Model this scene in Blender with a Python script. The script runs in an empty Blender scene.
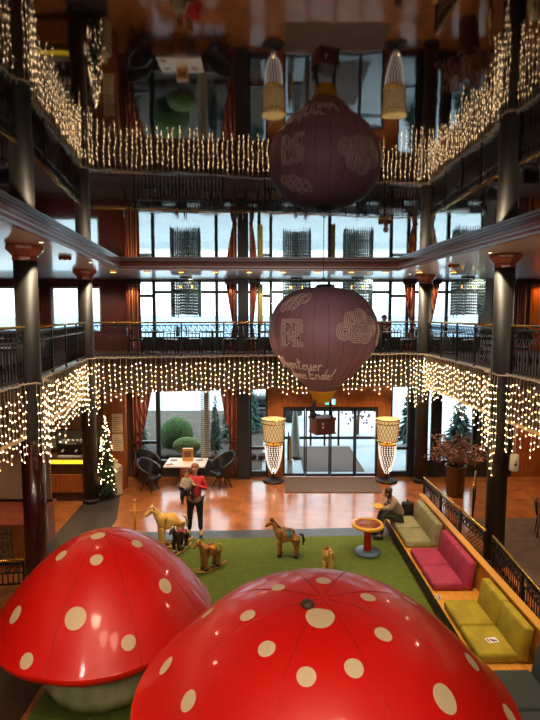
import bpy, bmesh, math, random
from mathutils import Vector, Matrix
R = random.Random(7)
PI = math.pi
C = bpy.context.scene.collection

# ------------------------------------------------------------------ materials
def mat(name, col, rough=.5, metal=0, spec=.5, emit=None, estr=0, ior=None, coat=0, sss=0, vary=None, bump=None, noemitsample=True):
    m = bpy.data.materials.new(name); m.use_nodes = True
    nt = m.node_tree; b = nt.nodes['Principled BSDF']
    b.inputs['Base Color'].default_value = (*col, 1)
    b.inputs['Roughness'].default_value = rough
    b.inputs['Metallic'].default_value = metal
    b.inputs['Specular IOR Level'].default_value = spec
    if ior: b.inputs['IOR'].default_value = ior
    if coat: b.inputs['Coat Weight'].default_value = coat; b.inputs['Coat Roughness'].default_value = .08
    if emit:
        b.inputs['Emission Color'].default_value = (*emit, 1); b.inputs['Emission Strength'].default_value = estr
        if noemitsample: m.cycles.emission_sampling = 'NONE'
    tc = nt.nodes.new('ShaderNodeTexCoord')
    if vary:                                    # vary = (second colour, scale, detail, stretch)
        c2, sc, det, st = vary
        mp = nt.nodes.new('ShaderNodeMapping'); mp.inputs['Scale'].default_value = st
        n = nt.nodes.new('ShaderNodeTexNoise'); n.inputs['Scale'].default_value = sc; n.inputs['Detail'].default_value = det
        r = nt.nodes.new('ShaderNodeValToRGB')
        r.color_ramp.elements[0].position = .35; r.color_ramp.elements[1].position = .65
        r.color_ramp.elements[0].color = (*col, 1); r.color_ramp.elements[1].color = (*c2, 1)
        nt.links.new(tc.outputs['Object'], mp.inputs[0]); nt.links.new(mp.outputs[0], n.inputs['Vector'])
        nt.links.new(n.outputs['Fac'], r.inputs[0]); nt.links.new(r.outputs[0], b.inputs['Base Color'])
    if bump:                                    # (scale, strength, distance)
        n = nt.nodes.new('ShaderNodeTexNoise'); n.inputs['Scale'].default_value = bump[0]; n.inputs['Detail'].default_value = 3
        bp = nt.nodes.new('ShaderNodeBump'); bp.inputs['Strength'].default_value = bump[1]; bp.inputs['Distance'].default_value = bump[2]
        nt.links.new(tc.outputs['Object'], n.inputs['Vector']); nt.links.new(n.outputs['Fac'], bp.inputs['Height'])
        nt.links.new(bp.outputs[0], b.inputs['Normal'])
    return m

def glass_mat():
    m = bpy.data.materials.new('pane_glass'); m.use_nodes = True; nt = m.node_tree; nt.nodes.clear()
    o = nt.nodes.new('ShaderNodeOutputMaterial'); mx = nt.nodes.new('ShaderNodeMixShader')
    t = nt.nodes.new('ShaderNodeBsdfTransparent'); t.inputs[0].default_value = (.9, .96, .96, 1)
    g = nt.nodes.new('ShaderNodeBsdfGlossy'); g.inputs['Roughness'].default_value = .02
    f = nt.nodes.new('ShaderNodeFresnel'); f.inputs[0].default_value = 1.45
    nt.links.new(f.outputs[0], mx.inputs[0]); nt.links.new(t.outputs[0], mx.inputs[1]); nt.links.new(g.outputs[0], mx.inputs[2])
    nt.links.new(mx.outputs[0], o.inputs[0]); return m

def tile_mat(name, c1, c2, grout, size, rough=.2):
    m = bpy.data.materials.new(name); m.use_nodes = True; nt = m.node_tree; b = nt.nodes['Principled BSDF']
    tc = nt.nodes.new('ShaderNodeTexCoord'); br = nt.nodes.new('ShaderNodeTexBrick')
    br.offset = 0; br.inputs['Scale'].default_value = 1; br.inputs['Brick Width'].default_value = size; br.inputs['Row Height'].default_value = size
    br.inputs['Mortar Size'].default_value = .006; br.inputs['Color1'].default_value = (*c1, 1); br.inputs['Color2'].default_value = (*c2, 1)
    br.inputs['Mortar'].default_value = (*grout, 1)
    n = nt.nodes.new('ShaderNodeTexNoise'); n.inputs['Scale'].default_value = 2.2; n.inputs['Detail'].default_value = 6
    mx = nt.nodes.new('ShaderNodeMix'); mx.data_type = 'RGBA'; mx.blend_type = 'MULTIPLY'; mx.inputs[0].default_value = .65
    r = nt.nodes.new('ShaderNodeValToRGB'); r.color_ramp.elements[0].position = .3; r.color_ramp.elements[0].color = (.5, .42, .36, 1)
    r.color_ramp.elements[1].position = .7; r.color_ramp.elements[1].color = (1.25, 1.2, 1.1, 1)
    nt.links.new(tc.outputs['Object'], br.inputs['Vector']); nt.links.new(tc.outputs['Object'], n.inputs['Vector'])
    nt.links.new(n.outputs['Fac'], r.inputs[0]); nt.links.new(br.outputs['Color'], mx.inputs[6]); nt.links.new(r.outputs[0], mx.inputs[7])
    nt.links.new(mx.outputs[2], b.inputs['Base Color']); b.inputs['Roughness'].default_value = rough
    b.inputs['Coat Weight'].default_value = .3; b.inputs['Coat Roughness'].default_value = .12
    bp = nt.nodes.new('ShaderNodeBump'); bp.inputs['Strength'].default_value = .12; bp.inputs['Distance'].default_value = .02
    n2 = nt.nodes.new('ShaderNodeTexNoise'); n2.inputs['Scale'].default_value = 5
    nt.links.new(tc.outputs['Object'], n2.inputs['Vector'])
    nt.links.new(n2.outputs['Fac'], bp.inputs['Height']); nt.links.new(bp.outputs[0], b.inputs['Normal'])
    return m

def stripe_mat(name, stops, scale, axis, rough=.8):
    m = bpy.data.materials.new(name); m.use_nodes = True; nt = m.node_tree; b = nt.nodes['Principled BSDF']
    tc = nt.nodes.new('ShaderNodeTexCoord'); sp = nt.nodes.new('ShaderNodeSeparateXYZ'); mt = nt.nodes.new('ShaderNodeMath'); mt.operation = 'MULTIPLY'
    mt.inputs[1].default_value = scale; fr = nt.nodes.new('ShaderNodeMath'); fr.operation = 'FRACT'; r = nt.nodes.new('ShaderNodeValToRGB')
    r.color_ramp.interpolation = 'CONSTANT'
    for i, (p, c) in enumerate(stops):
        e = r.color_ramp.elements[i] if i < 2 else r.color_ramp.elements.new(p)
        e.position = p; e.color = (*c, 1)
    nt.links.new(tc.outputs['Object'], sp.inputs[0]); nt.links.new(sp.outputs[axis], mt.inputs[0]); nt.links.new(mt.outputs[0], fr.inputs[0])
    nt.links.new(fr.outputs[0], r.inputs[0]); nt.links.new(r.outputs[0], b.inputs['Base Color']); b.inputs['Roughness'].default_value = rough
    return m

M = dict(
 mirror=mat('dark_mirror_ceiling', (.006, .005, .006), .035, spec=.5, ior=1.75, bump=(1.3, .10, .02)),
 soffit=mat('glossy_soffit', (.80, .80, .86), .38, coat=.4),
 moulding=mat('mahogany_moulding', (.40, .10, .055), .3, coat=.4, vary=((.27, .06, .035), 3, 4, (1, 1, 6))),
 silver=mat('pale_trim_line', (.72, .72, .78), .25, metal=.2),
 column=mat('dark_lacquered_column', (.020, .017, .015), .55, coat=.0, vary=((.028, .023, .019), 1.2, 3, (1, 1, .2))),
 columnlow=mat('dark_red_lacquer', (.045, .008, .010), .25, coat=.4),
 fascia=mat('bulb_glow_plaster', (.80, .56, .24), .5, vary=((.55, .36, .15), 2.0, 6, (1, 1, 1)), bump=(9, .3, .02)),  # plaster colour raised towards gold to stand in for the bulbs' glow
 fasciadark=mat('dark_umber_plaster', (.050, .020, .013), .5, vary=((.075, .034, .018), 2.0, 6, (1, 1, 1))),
 iron=mat('black_iron', (.010, .010, .011), .4, metal=.3),
 gold=mat('polished_brass', (.85, .50, .08), .25, metal=.85),
 goldw=mat('yellow_wood', (.62, .30, .05), .4),
 wire=mat('pale_cable', (.72, .62, .48), .5),
 bulb=mat('warm_bulb', (1, .85, .7), .3, emit=(1, .66, .34), estr=19, noemitsample=False),
 maroon=mat('maroon_wall', (.13, .022, .02), .5),
 brownwall=mat('brown_wall', (.10, .045, .03), .6),
 wood=mat('orange_wood', (.36, .115, .028), .35, vary=((.24, .07, .018), 2.5, 5, (6, 6, .8)), coat=.2),
 oak=mat('honey_oak', (.72, .34, .05), .35, vary=((.55, .23, .035), 3, 5, (5, 1, 5)), coat=.15),
 darkwood=mat('dark_walnut', (.05, .022, .012), .4),
 frame=mat('anthracite_frame', (.018, .022, .026), .4),
 palewall=mat('pale_plaster', (.45, .52, .54), .7),
 glass=glass_mat(),
 floor=tile_mat('amber_stone_tile', (.40, .155, .055), (.36, .135, .047), (.24, .10, .04), .9, .20),
 galfloor=mat('gallery_carpet', (.06, .03, .025), .9),
 carpet=mat('taupe_carpet', (.12, .075, .055), .9, vary=((.085, .05, .038), 3, 4, (1, 1, 1))),
 mat=mat('brown_grey_mat', (.13, .09, .075), .9, vary=((.10, .07, .06), 30, 2, (1, 1, 1))),
 turf=mat('green_turf', (.105, .145, .010), .95, vary=((.08, .115, .008), 9, 5, (1, 1, 1)), bump=(90, .6, .02)),
 slate=mat('slate_border', (.035, .034, .038), .35, vary=((.055, .05, .05), 3, 3, (1, 1, 1))),
 red=mat('glossy_red_vinyl', (.80, .008, .003), .42, coat=.32, bump=(2.2, .15, .03)),
 seam=mat('red_seam', (.42, .01, .008), .4),
 dot=mat('cream_dot', (.83, .62, .36), .45),
 stalk=mat('cream_stalk_vinyl', (.66, .62, .36), .45, vary=((.5, .48, .24), 7, 4, (1, 1, .6)), bump=(14, .4, .02)),
 nozzle=mat('dark_nozzle', (.07, .035, .02), .5),
 balloon=mat('dusty_plum_fabric', (.38, .185, .225), .5, bump=(3, .1, .02)),
 balloonlow=mat('rosy_plum_fabric', (.33, .13, .165), .5),
 print=mat('pale_pink_print', (.95, .74, .66), .7),
 goldfab=mat('amber_fabric', (.85, .36, .02), .5),
 leather=mat('brown_leather', (.17, .055, .035), .4),
 rope=mat('dark_rope', (.05, .05, .06), .8),
 sage=mat('sage_velvet', (.36, .33, .17), .8, vary=((.28, .26, .13), 4, 3, (1, 1, 1))),
 magenta=mat('magenta_velvet', (.40, .035, .085), .75, vary=((.30, .02, .06), 4, 3, (1, 1, 1))),
 yellow=mat('mustard_velvet', (.42, .32, .012), .75, vary=((.31, .23, .008), 4, 3, (1, 1, 1))),
 charcoal=mat('charcoal_velvet', (.035, .045, .042), .8),
 black=mat('black_matte', (.008, .008, .009), .6),
 blackleather=mat('black_leather', (.010, .010, .013), .35),
 white=mat('white_cloth', (.78, .80, .84), .6),
 paper=mat('cream_paper', (.72, .62, .42), .8),
 ink=mat('dark_ink', (.05, .03, .03), .8),
 ceramic=mat('cream_ceramic', (.50, .42, .28), .35, bump=(22, .5, .03)),
 plush=mat('tan_plush', (.36, .15, .035), .9, vary=((.26, .10, .02), 12, 3, (1, 1, 1))),
 darkplush=mat('dark_brown_plush', (.035, .014, .008), .9),
 paleplush=mat('golden_plush', (.62, .36, .08), .9),
 cream=mat('cream_plush', (.68, .52, .30), .9),
 teal=mat('teal_felt', (.04, .17, .20), .8),
 redpaint=mat('red_paint', (.55, .012, .02), .3),
 yellowpaint=mat('yellow_paint', (.85, .45, .03), .35),
 bluepaint=mat('blue_grey_paint', (.10, .17, .25), .35),
 playtop=mat('patterned_board', (.45, .16, .03), .4, vary=((.25, .02, .02), 9, 1, (1, 1, 1))),
 skin=mat('skin', (.50, .24, .15), .5), skin2=mat('light_skin', (.58, .30, .20), .5),
 redshirt=mat('red_pullover', (.50, .02, .03), .8),
 trouser=mat('black_trousers', (.010, .010, .013), .8),
 tanboot=mat('tan_shoe', (.45, .28, .10), .6),
 brownhair=mat('brown_hair', (.05, .02, .01), .6), gingerhair=mat('ginger_hair', (.20, .055, .02), .6),
 beige=mat('beige_jacket', (.33, .27, .19), .8), khaki=mat('khaki_trousers', (.06, .065, .045), .8),
 eye=mat('dark_eye', (.01, .008, .008), .2), lips=mat('lips', (.40, .10, .09), .5),
 curtain=stripe_mat('striped_curtain', [(0, (.26, .04, .05)), (.3, (.26, .04, .05)), (.42, (.80, .50, .28)), (.58, (.10, .035, .05)), (.72, (.62, .32, .18)), (.84, (.16, .04, .05))], 6.5, 'X'),
 curtainorange=stripe_mat('orange_curtain', [(0, (.55, .16, .02)), (.5, (.45, .12, .015)), (.75, (.60, .2, .03))], 6, 'X'),
 basket=mat('gilded_wicker', (.78, .66, .34), .5, metal=.1, emit=(1, .82, .45), estr=.35),
 crystal=mat('crystal_bead', (.86, .80, .74), .08, coat=.6, emit=(1, .84, .72), estr=.9),
 lamp=mat('lamp_glow', (1, .8, .5), .3, emit=(1, .72, .35), estr=7),
 amberlamp=mat('amber_downlight', (1, .6, .2), .3, emit=(1, .45, .06), estr=5),
 glowstrip=mat('yellow_lit_panel', (1, .8, .1), .4, emit=(1, .62, .03), estr=1.3),
 exitgreen=mat('exit_sign_face', (.2, .9, .8), .4, emit=(.15, .95, .85), estr=1.0),
 exitwhite=mat('exit_sign_mark', (1, 1, 1), .4, emit=(.9, 1, 1), estr=1.5),
 bead=mat('smoky_glass_bead', (.05, .10, .10), .3),
 tree=mat('fir_green', (.008, .022, .010), .8, vary=((.02, .045, .015), 8, 2, (1, 1, 1))),
 hedge=mat('hedge_green', (.03, .075, .02), .9, vary=((.08, .15, .03), 6, 5, (1, 1, 1)), bump=(16, .8, .1)),
 outfir=mat('blue_fir', (.03, .07, .065), .9, vary=((.05, .11, .09), 6, 4, (1, 1, 1))),
 stone=mat('garden_stone', (.09, .065, .045), .9, vary=((.05, .04, .03), 2.5, 4, (1, 1, 1)), bump=(5, 1, .1)),
 paving=mat('wet_paving', (.52, .58, .62), .6, vary=((.42, .48, .52), .6, 5, (1, 1, 1))),
 sea=mat('sea_blue', (.08, .25, .42), .4),
 carpaint=mat('car_paint', (.012, .016, .022), .25, coat=.6), tyre=mat('tyre', (.01, .01, .01), .8),
 bronzepot=mat('bronze_pot', (.12, .065, .02), .35, metal=.5),
 twig=mat('dried_twig', (.12, .055, .045), .8), leafdry=mat('dried_leaf', (.40, .24, .18), .8, vary=((.14, .045, .05), 3, 2, (1, 1, 1))),
 lace=mat('woven_panel', (.25, .15, .09), .8, vary=((.045, .018, .012), 26, 2, (1, 1, 1))),
 rosette=mat('copper_rosette', (.35, .12, .04), .35, metal=.6),
 grille=mat('pale_counter_glass', (.34, .26, .20), .3),
)

# ------------------------------------------------------------------ mesh builder
class MB:
    def __init__(s): s.v = []; s.f = []; s.m = []; s.sm = []; s.cur = 0
    def add(s, vs, fs, smooth=False):
        b = len(s.v); s.v += [tuple(v) for v in vs]
        for f in fs: s.f.append(tuple(b + i for i in f)); s.m.append(s.cur); s.sm.append(smooth)
        return s
    def box(s, x0, x1, y0, y1, z0, z1, mtx=None):
        v = [Vector((x, y, z)) for z in (z0, z1) for y in (y0, y1) for x in (x0, x1)]
        if mtx: v = [mtx @ p for p in v]
        return s.add(v, [(0, 2, 3, 1), (4, 5, 7, 6), (0, 1, 5, 4), (2, 6, 7, 3), (0, 4, 6, 2), (1, 3, 7, 5)])
    def rbox(s, x0, x1, y0, y1, z0, z1, r=.04, mtx=None, n=3):
        """soft box: superellipsoid-like rounded corners through a bevelled bmesh"""
        bm = bmesh.new(); bmesh.ops.create_cube(bm, size=1)
        for v in bm.verts: v.co = Vector(((x0+x1)/2 + v.co.x*(x1-x0), (y0+y1)/2 + v.co.y*(y1-y0), (z0+z1)/2 + v.co.z*(z1-z0)))
        bmesh.ops.bevel(bm, geom=list(bm.edges), offset=r, segments=n, affect='EDGES', profile=.5)
        bm.verts.index_update()
        vs = [(mtx @ v.co) if mtx else v.co.copy() for v in bm.verts]; fs = [[v.index for v in f.verts] for f in bm.faces]; bm.free()
        return s.add(vs, fs, True)
    def ngon(s, pts, z0, z1):
        n = len(pts); a = sum(pts[i][0]*pts[(i+1) % n][1] - pts[(i+1) % n][0]*pts[i][1] for i in range(n))
        if a < 0: pts = pts[::-1]
        v = [(p[0], p[1], z0) for p in pts] + [(p[0], p[1], z1) for p in pts]
        return s.add(v, [tuple(range(n))[::-1], tuple(range(n, 2*n))] + [(i, (i+1) % n, n+(i+1) % n, n+i) for i in range(n)])
    def tube(s, pts, r, n=6, smooth=True, closed=False):
        pts = [Vector(p) for p in pts]; rs = r if isinstance(r, (list, tuple)) else [r]*len(pts); vs = []; L = len(pts)
        for i, p in enumerate(pts):
            a = pts[i-1] if (i or closed) else p; b = pts[(i+1) % L] if (i < L-1 or closed) else p
            d = (b-a).normalized(); u = d.cross(Vector((0, 0, 1)))
            if u.length < .05: u = d.cross(Vector((0, 1, 0)))
            u.normalize(); w = d.cross(u)
            for k in range(n): t = 2*PI*k/n; vs.append(p + (u*math.cos(t) + w*math.sin(t))*rs[i])
        fs = [(i*n+k, i*n+(k+1) % n, ((i+1) % L)*n+(k+1) % n, ((i+1) % L)*n+k) for i in range(L if closed else L-1) for k in range(n)]
        if not closed: fs += [tuple(range(n))[::-1], tuple(range((L-1)*n, L*n))]
        return s.add(vs, fs, smooth)
    def lathe(s, prof, n=24, c=(0, 0, 0), smooth=True, cap=True, mod=None):
        vs = []; P = len(prof)
        for (r, z) in prof:
            for k in range(n):
                t = 2*PI*k/n; q = r*(mod(t, r, z) if mod else 1)
                vs.append((c[0]+q*math.cos(t), c[1]+q*math.sin(t), c[2]+z))
        fs = [(i*n+k, i*n+(k+1) % n, (i+1)*n+(k+1) % n, (i+1)*n+k) for i in range(P-1) for k in range(n)]
        if cap: fs += [tuple(range(n))[::-1], tuple(range((P-1)*n, P*n))]
        return s.add(vs, fs, smooth)
    def ball(s, c, r, n=8, m=6, sc=(1, 1, 1), mtx=None):
        vs = []; 
        for i in range(m+1):
            a = PI*i/m
            for k in range(n):
                t = 2*PI*k/n; p = Vector((math.sin(a)*math.cos(t)*r*sc[0], math.sin(a)*math.sin(t)*r*sc[1], -math.cos(a)*r*sc[2]))
                if mtx: p = mtx @ p
                vs.append(p + Vector(c))
        return s.add(vs, [(i*n+k, i*n+(k+1) % n, (i+1)*n+(k+1) % n, (i+1)*n+k) for i in range(m) for k in range(n)], True)
    def build(s, name, m=None, parent=None, loc=(0, 0, 0), rz=0):
        me = bpy.data.meshes.new(name); me.from_pydata(s.v, [], s.f); me.validate()
        ms = m if isinstance(m, (list, tuple)) else [m]
        for q in ms: me.materials.append(M[q] if isinstance(q, str) else q)
        if len(me.polygons) == len(s.m):
            me.polygons.foreach_set('material_index', s.m); me.polygons.foreach_set('use_smooth', s.sm)
        bm = bmesh.new(); bm.from_mesh(me); bmesh.ops.remove_doubles(bm, verts=bm.verts, dist=1e-6)
        bmesh.ops.recalc_face_normals(bm, faces=bm.faces); bm.to_mesh(me); bm.free()
        o = bpy.data.objects.new(name, me); C.objects.link(o); o.location = loc; o.rotation_euler.z = rz
        if parent: o.parent = parent
        return o
def tag(o, label=None, cat=None, group=None, kind=None):
    if label: o['label'] = label
    if cat: o['category'] = cat
    if group: o['group'] = group
    if kind: o['kind'] = kind
    return o
def thing(name, label, cat, loc=(0, 0, 0), rz=0, group=None):
    o = bpy.data.objects.new(name, None); C.objects.link(o); o.location = loc; o.rotation_euler.z = rz
    o.empty_display_size = .1
    return tag(o, label, cat, group)
def dup(root, loc, rz, label=None, group=None, scale=None):
    def cp(o, par):
        c = o.copy(); C.objects.link(c); c.parent = par
        for ch in [k for k in bpy.data.objects if k.parent == o]: cp(ch, c)
        return c
    r = cp(root, None); r.location = loc; r.rotation_euler.z = rz
    if scale: r.scale = (scale,)*3
    if label: r['label'] = label
    if group: r['group'] = group
    return r
def struct(name, mb, m, label=None, parent=None):
    o = mb.build(name, m, parent)
    if not parent: o['kind'] = 'structure'
    if label: o['label'] = label
    return o
def ring(mb, inner, outer, z0, z1):
    n = len(inner); vs = []
    for P in (inner, outer):
        for z in (z0, z1): vs += [(p[0], p[1], z) for p in P]
    I0, I1, O0, O1 = 0, n, 2*n, 3*n; fs = []
    for i in range(n):
        j = (i+1) % n
        fs += [(I0+i, I0+j, O0+j, O0+i), (I1+i, O1+i, O1+j, I1+j), (I0+i, I1+i, I1+j, I0+j), (O0+i, O0+j, O1+j, O1+i)]
    return mb.add(vs, fs)
def skinned(name, nodes, edges, m, parent=None, sub=2, root=0):
    """nodes: list of (x,y,z,r) ; one continuous surface grown from a skeleton"""
    me = bpy.data.meshes.new(name); me.from_pydata([n[:3] for n in nodes], edges, []); me.materials.append(M[m] if isinstance(m, str) else m)
    o = bpy.data.objects.new(name, me); C.objects.link(o)
    sk = o.modifiers.new('Skin', 'SKIN'); sk.use_smooth_shade = True
    if not me.skin_vertices: me.attributes
    for i, n in enumerate(nodes):
        r = n[3] if isinstance(n[3], (tuple, list)) else (n[3], n[3])
        me.skin_vertices[0].data[i].radius = r; me.skin_vertices[0].data[i].use_root = (i == root)
    ss = o.modifiers.new('Sub', 'SUBSURF'); ss.levels = sub; ss.render_levels = sub
    if parent: o.parent = parent
    return o

# ------------------------------------------------------------------ levels and plan
Z_G = 4.28        # gallery floor
Z_S = 6.88        # gallery soffit
Z_M = 7.02        # mirror ceiling
G = [(-5.02, -.4), (-4.70, 4.0), (-4.58, 9.8), (-5.40, 15.27), (5.08, 17.12), (5.10, 11.3), (5.44, 6.5), (5.52, -.4)]       # gallery edge
V = [(-2.85, -.6), (-3.22, 3.5), (-3.81, 9.9), (-4.27, 14.75), (-1.1, 14.85), (3.68, 14.95), (3.83, 11.8), (4.13, 8.4), (4.62, 3.5), (5.0, -.6)]  # ceiling opening
XL, XR, YB, YF, YL = -12.0, 12.0, -5.0, 19.2, 17.6

# ------------------------------------------------------------------ floors, ceilings, walls
struct('floor', MB().box(XL, XR, YB, YL, -.2, 0), 'floor')
g = MB(); ring(g, G[:4]+G[4:], [(XL, -.4-2), (XL, 4), (XL, 9.7), (XL, YF), (XR, YF), (XR, 11.2), (XR, 6.5), (XR, -2.4)], 3.34, Z_G - .005)
struct('floor_gallery', g, 'galfloor')
struct('floor_balcony', MB().box(XL, XR, YB, -.42, 3.34, Z_G - .005), 'galfloor')
struct('ceiling_mirror', MB().box(XL, XR, YB, YF+.3, Z_M, Z_M+.2), 'mirror', 'dark mirror-gloss ceiling over the atrium')
OUT = [(XL, YB), (XL, 3.5), (XL, 9.9), (XL, YF), (-1.1, YF), (3.52, YF), (XR, YF), (XR, 8.6), (XR, 3.5), (XR, YB)]
s_ = MB(); ring(s_, V, OUT, Z_S, Z_M - .003); struct('ceiling_soffit', s_, 'soffit')
struct('wall_left', MB().box(XL-.2, XL, YB, YF+.3, 0, Z_M), 'brownwall')
struct('wall_right', MB().box(XR, XR+.2, YB, YF+.3, 0, Z_M), 'brownwall')
struct('wall_back', MB().box(XL, XR, YB-.2, YB, 0, Z_M), 'brownwall')

# moulded trim round the ceiling opening
def sweep_trim(pts, off0, off1, z0, z1, mb, inward=1):
    for i in range(len(pts)-1):
        a = Vector(pts[i]); b = Vector(pts[i+1]); d = (b-a).normalized(); nrm = Vector((-d.y, d.x))*inward
        q = [a+nrm*off0, b+nrm*off0, b+nrm*off1, a+nrm*off1]
        q[0] -= d*.0; mb.ngon([tuple(v) for v in q], z0, z1)
def offs(pts, d):
    out = []
    for i, p in enumerate(pts):
        p = Vector(p); ns = []
        for a, b in ((i-1, i), (i, i+1)):
            if 0 <= a and b < len(pts):
                t = (Vector(pts[b])-Vector(pts[a])).normalized(); ns.append(Vector((t.y, -t.x)))
        n = sum(ns, Vector((0, 0))).normalized(); k = n.dot(ns[0]); out.append(tuple(p + n*(d/max(k, .3))))
    return out
def band(mb, pts, d0, d1, z0, z1):
    A = offs(pts, d0); B = offs(pts, d1); n = len(pts)
    for i in range(n-1): mb.ngon([A[i], A[i+1], B[i+1], B[i]], z0, z1)
t1 = MB(); band(t1, V, -.02, .05, Z_S-.05, Z_M-.004); band(t1, V, .05, .09, Z_S+.03, Z_M-.03); band(t1, V, .09, .12, Z_S+.08, Z_M-.004)
struct('trim_1', t1, 'moulding', 'mahogany moulding round the mirror ceiling')
t2 = MB(); band(t2, V, .048, .062, Z_S-.045, Z_S-.005); band(t2, V, .088, .104, Z_S+.035, Z_S+.06); band(t2, V, -.10, -.03, Z_S-.03, Z_S+.001)
struct('trim_2', t2, 'silver', 'pale inlay line in the mahogany moulding')
# gallery fascia, one segment per bay
names = ['left balcony end', 'left near bay', 'left far bay', 'far bay', 'right far bay', 'right near bay', 'right balcony end']
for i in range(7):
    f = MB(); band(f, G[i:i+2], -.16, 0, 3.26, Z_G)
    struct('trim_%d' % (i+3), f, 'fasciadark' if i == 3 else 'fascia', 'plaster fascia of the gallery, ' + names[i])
struct('trim_10', (lambda b: (band(b, G, -.155, .09, Z_G-.02, Z_G+.03), b)[1])(MB()), 'darkwood', 'dark nosing on the gallery edge')

# upper facade, Y = YF
def facade_fill(name, mb, m): struct(name, mb, m)
w = MB()
for x0, x1 in ((XL, -10.9), (-9.3, -8.05), (-6.2, -4.85)): w.box(x0, x1, YF, YF+.25, 3.3, Z_M)
w.box(-10.9, -9.3, YF, YF+.25, 6.62, Z_M); w.box(-8.05, -6.2, YF, YF+.25, 6.62, Z_M)
w.box(-10.9, -9.3, YF, YF+.25, 3.3, 4.95); w.box(-8.05, -6.2, YF, YF+.25, 3.3, 4.95)
struct('wall_far_maroon', w, 'maroon')
w = MB(); w.box(7.75, 8.15, YF, YF+.25, 3.3, Z_M); w.box(8.15, 9.0, YF, YF+.25, 6.7, Z_M); w.box(8.15, 9.0, YF, YF+.25, 3.3, 4.6)
struct('wall_far_pale', w, 'palewall')
struct('wall_far_brown', MB().box(9.0, XR, YF, YF+.25, 3.3, Z_M), 'brownwall')
struct('wall_far_sill', MB().box(-4.85, 7.75, YF, YF+.25, 3.3, 4.72), 'frame')
struct('wall_far_header', MB().box(-4.85, 7.75, YF, YF+.25, 6.84, Z_M), 'palewall')
wn = [0]
def window(x0, x1, z0, z1, Y, transom=None, fr=.07, m='frame', label=None, mid=None):
    wn[0] += 1
    f = MB(); f.box(x0, x1, Y+.02, Y+.14, z0, z0+fr); f.box(x0, x1, Y+.02, Y+.14, z1-fr, z1)
    f.box(x0, x0+fr, Y+.02, Y+.14, z0+fr, z1-fr); f.box(x1-fr, x1, Y+.02, Y+.14, z0+fr, z1-fr)
    if transom: f.box(x0+fr, x1-fr, Y+.02, Y+.14, transom-.05, transom+.05)
    if mid: f.box(mid-.03, mid+.03, Y+.02, Y+.14, z0+fr, z1-fr)
    root = thing('window_%d' % wn[0], None, None, ((x0+x1)/2, Y, z0)); root['kind'] = 'structure'
    if label: root['label'] = label
    o = f.build('window_frame', m, root); o.location = (-(x0+x1)/2, -Y, -z0)
    p = MB(); p.box(x0+fr*.8, x1-fr*.8, Y+.07, Y+.085, z0+fr*.8, z1-fr*.8); q = p.build('pane', 'glass', root); q.location = o.location
window(-10.9, -9.3, 4.95, 6.62, YF, m='palewall'); window(-8.05, -6.2, 4.95, 6.62, YF, m='palewall', mid=-6.9)
for x0, x1, tr in ((-4.85, -4.27, 6.28), (-4.27, -1.96, None), (-1.96, -.4, None), (-.4, .03, 6.28), (.03, 2.17, None), (2.17, 4.42, None), (4.42, 5.05, 6.28), (5.05, 6.5, None), (6.5, 7.75, None)):
    window(x0, x1, 4.72, 6.84, YF, tr or 6.42, fr=.055)
window(8.15, 9.0, 4.6, 6.7, YF, 6.2)
struct('trim_11', MB().box(-1.16, -.78, YF-.35, YF, Z_G, Z_S), 'frame', 'broad dark pier between the far gallery windows')
# yellow-green blind slats beside the pier
for k, xx in enumerate((-.42, 2.2)):
    tag(MB().box(xx-.0, xx+.16, YF-.1, YF-.06, 5.2, 6.7).build('window_blind', mat('olive_blind%d' % k, (.42, .36, .10), .7)), ('narrow olive blind beside the dark pier', 'narrow olive blind behind the balloon')[k], 'blind')

# lower facade, Y = YL
ZC = 3.3
w = MB(); w.box(XL, -4.75, YL, YL+.25, 0, ZC); struct('wall_reception', w, 'brownwall')
w = MB(); w.box(-1.12, -.70, YL-.3, YL+.25, 0, ZC); w.box(4.80, 5.2, YL-.05, YL+.25, 0, ZC); w.box(5.62, 5.84, YL-.05, YL+.25, 0, ZC); w.box(7.05, 8.35, YL-.02, YL+.25, 0, ZC)
struct('wall_piers', w, 'frame')
w = MB(); w.box(-.08, .45, YL-.06, YL+.25, 0, ZC); w.box(3.70, 4.14, YL-.06, YL+.25, 0, ZC); w.box(.45, 3.70, YL-.06, YL+.25, 2.46, ZC)
struct('wall_door_surround', w, 'wood')
w = MB(); w.box(8.35, XR, YL, YL+.25, 0, ZC); struct('wall_right_wood', w, 'wood')
w = MB(); w.box(-4.75, -1.12, YL, YL+.25, 0, .5); w.box(-.70, -.08, YL, YL+.25, 0, .12); w.box(4.14, 4.8, YL, YL+.25, 0, .12); w.box(5.2, 5.62, YL, YL+.25, 0, .5); w.box(5.84, 7.05, YL, YL+.25, 0, .5)
w.box(-4.75, -1.12, YL, YL+.25, 3.2, ZC); w.box(-.70, -.08, YL, YL+.25, 3.2, ZC); w.box(4.14, 7.05, YL, YL+.25, 3.2, ZC)
struct('wall_far_base', w, 'frame')
window(-4.75, -3.85, .5, 3.2, YL, 1.2); window(-3.85, -2.18, .5, 3.2, YL); window(-2.18, -1.12, .5, 3.2, YL)
window(-.70, -.08, .12, 3.2, YL, 1.0); window(4.14, 4.8, .12, 3.2, YL, 1.0); window(5.2, 5.62, .5, 3.2, YL); window(5.84, 7.05, .5, 3.2, YL)
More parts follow.
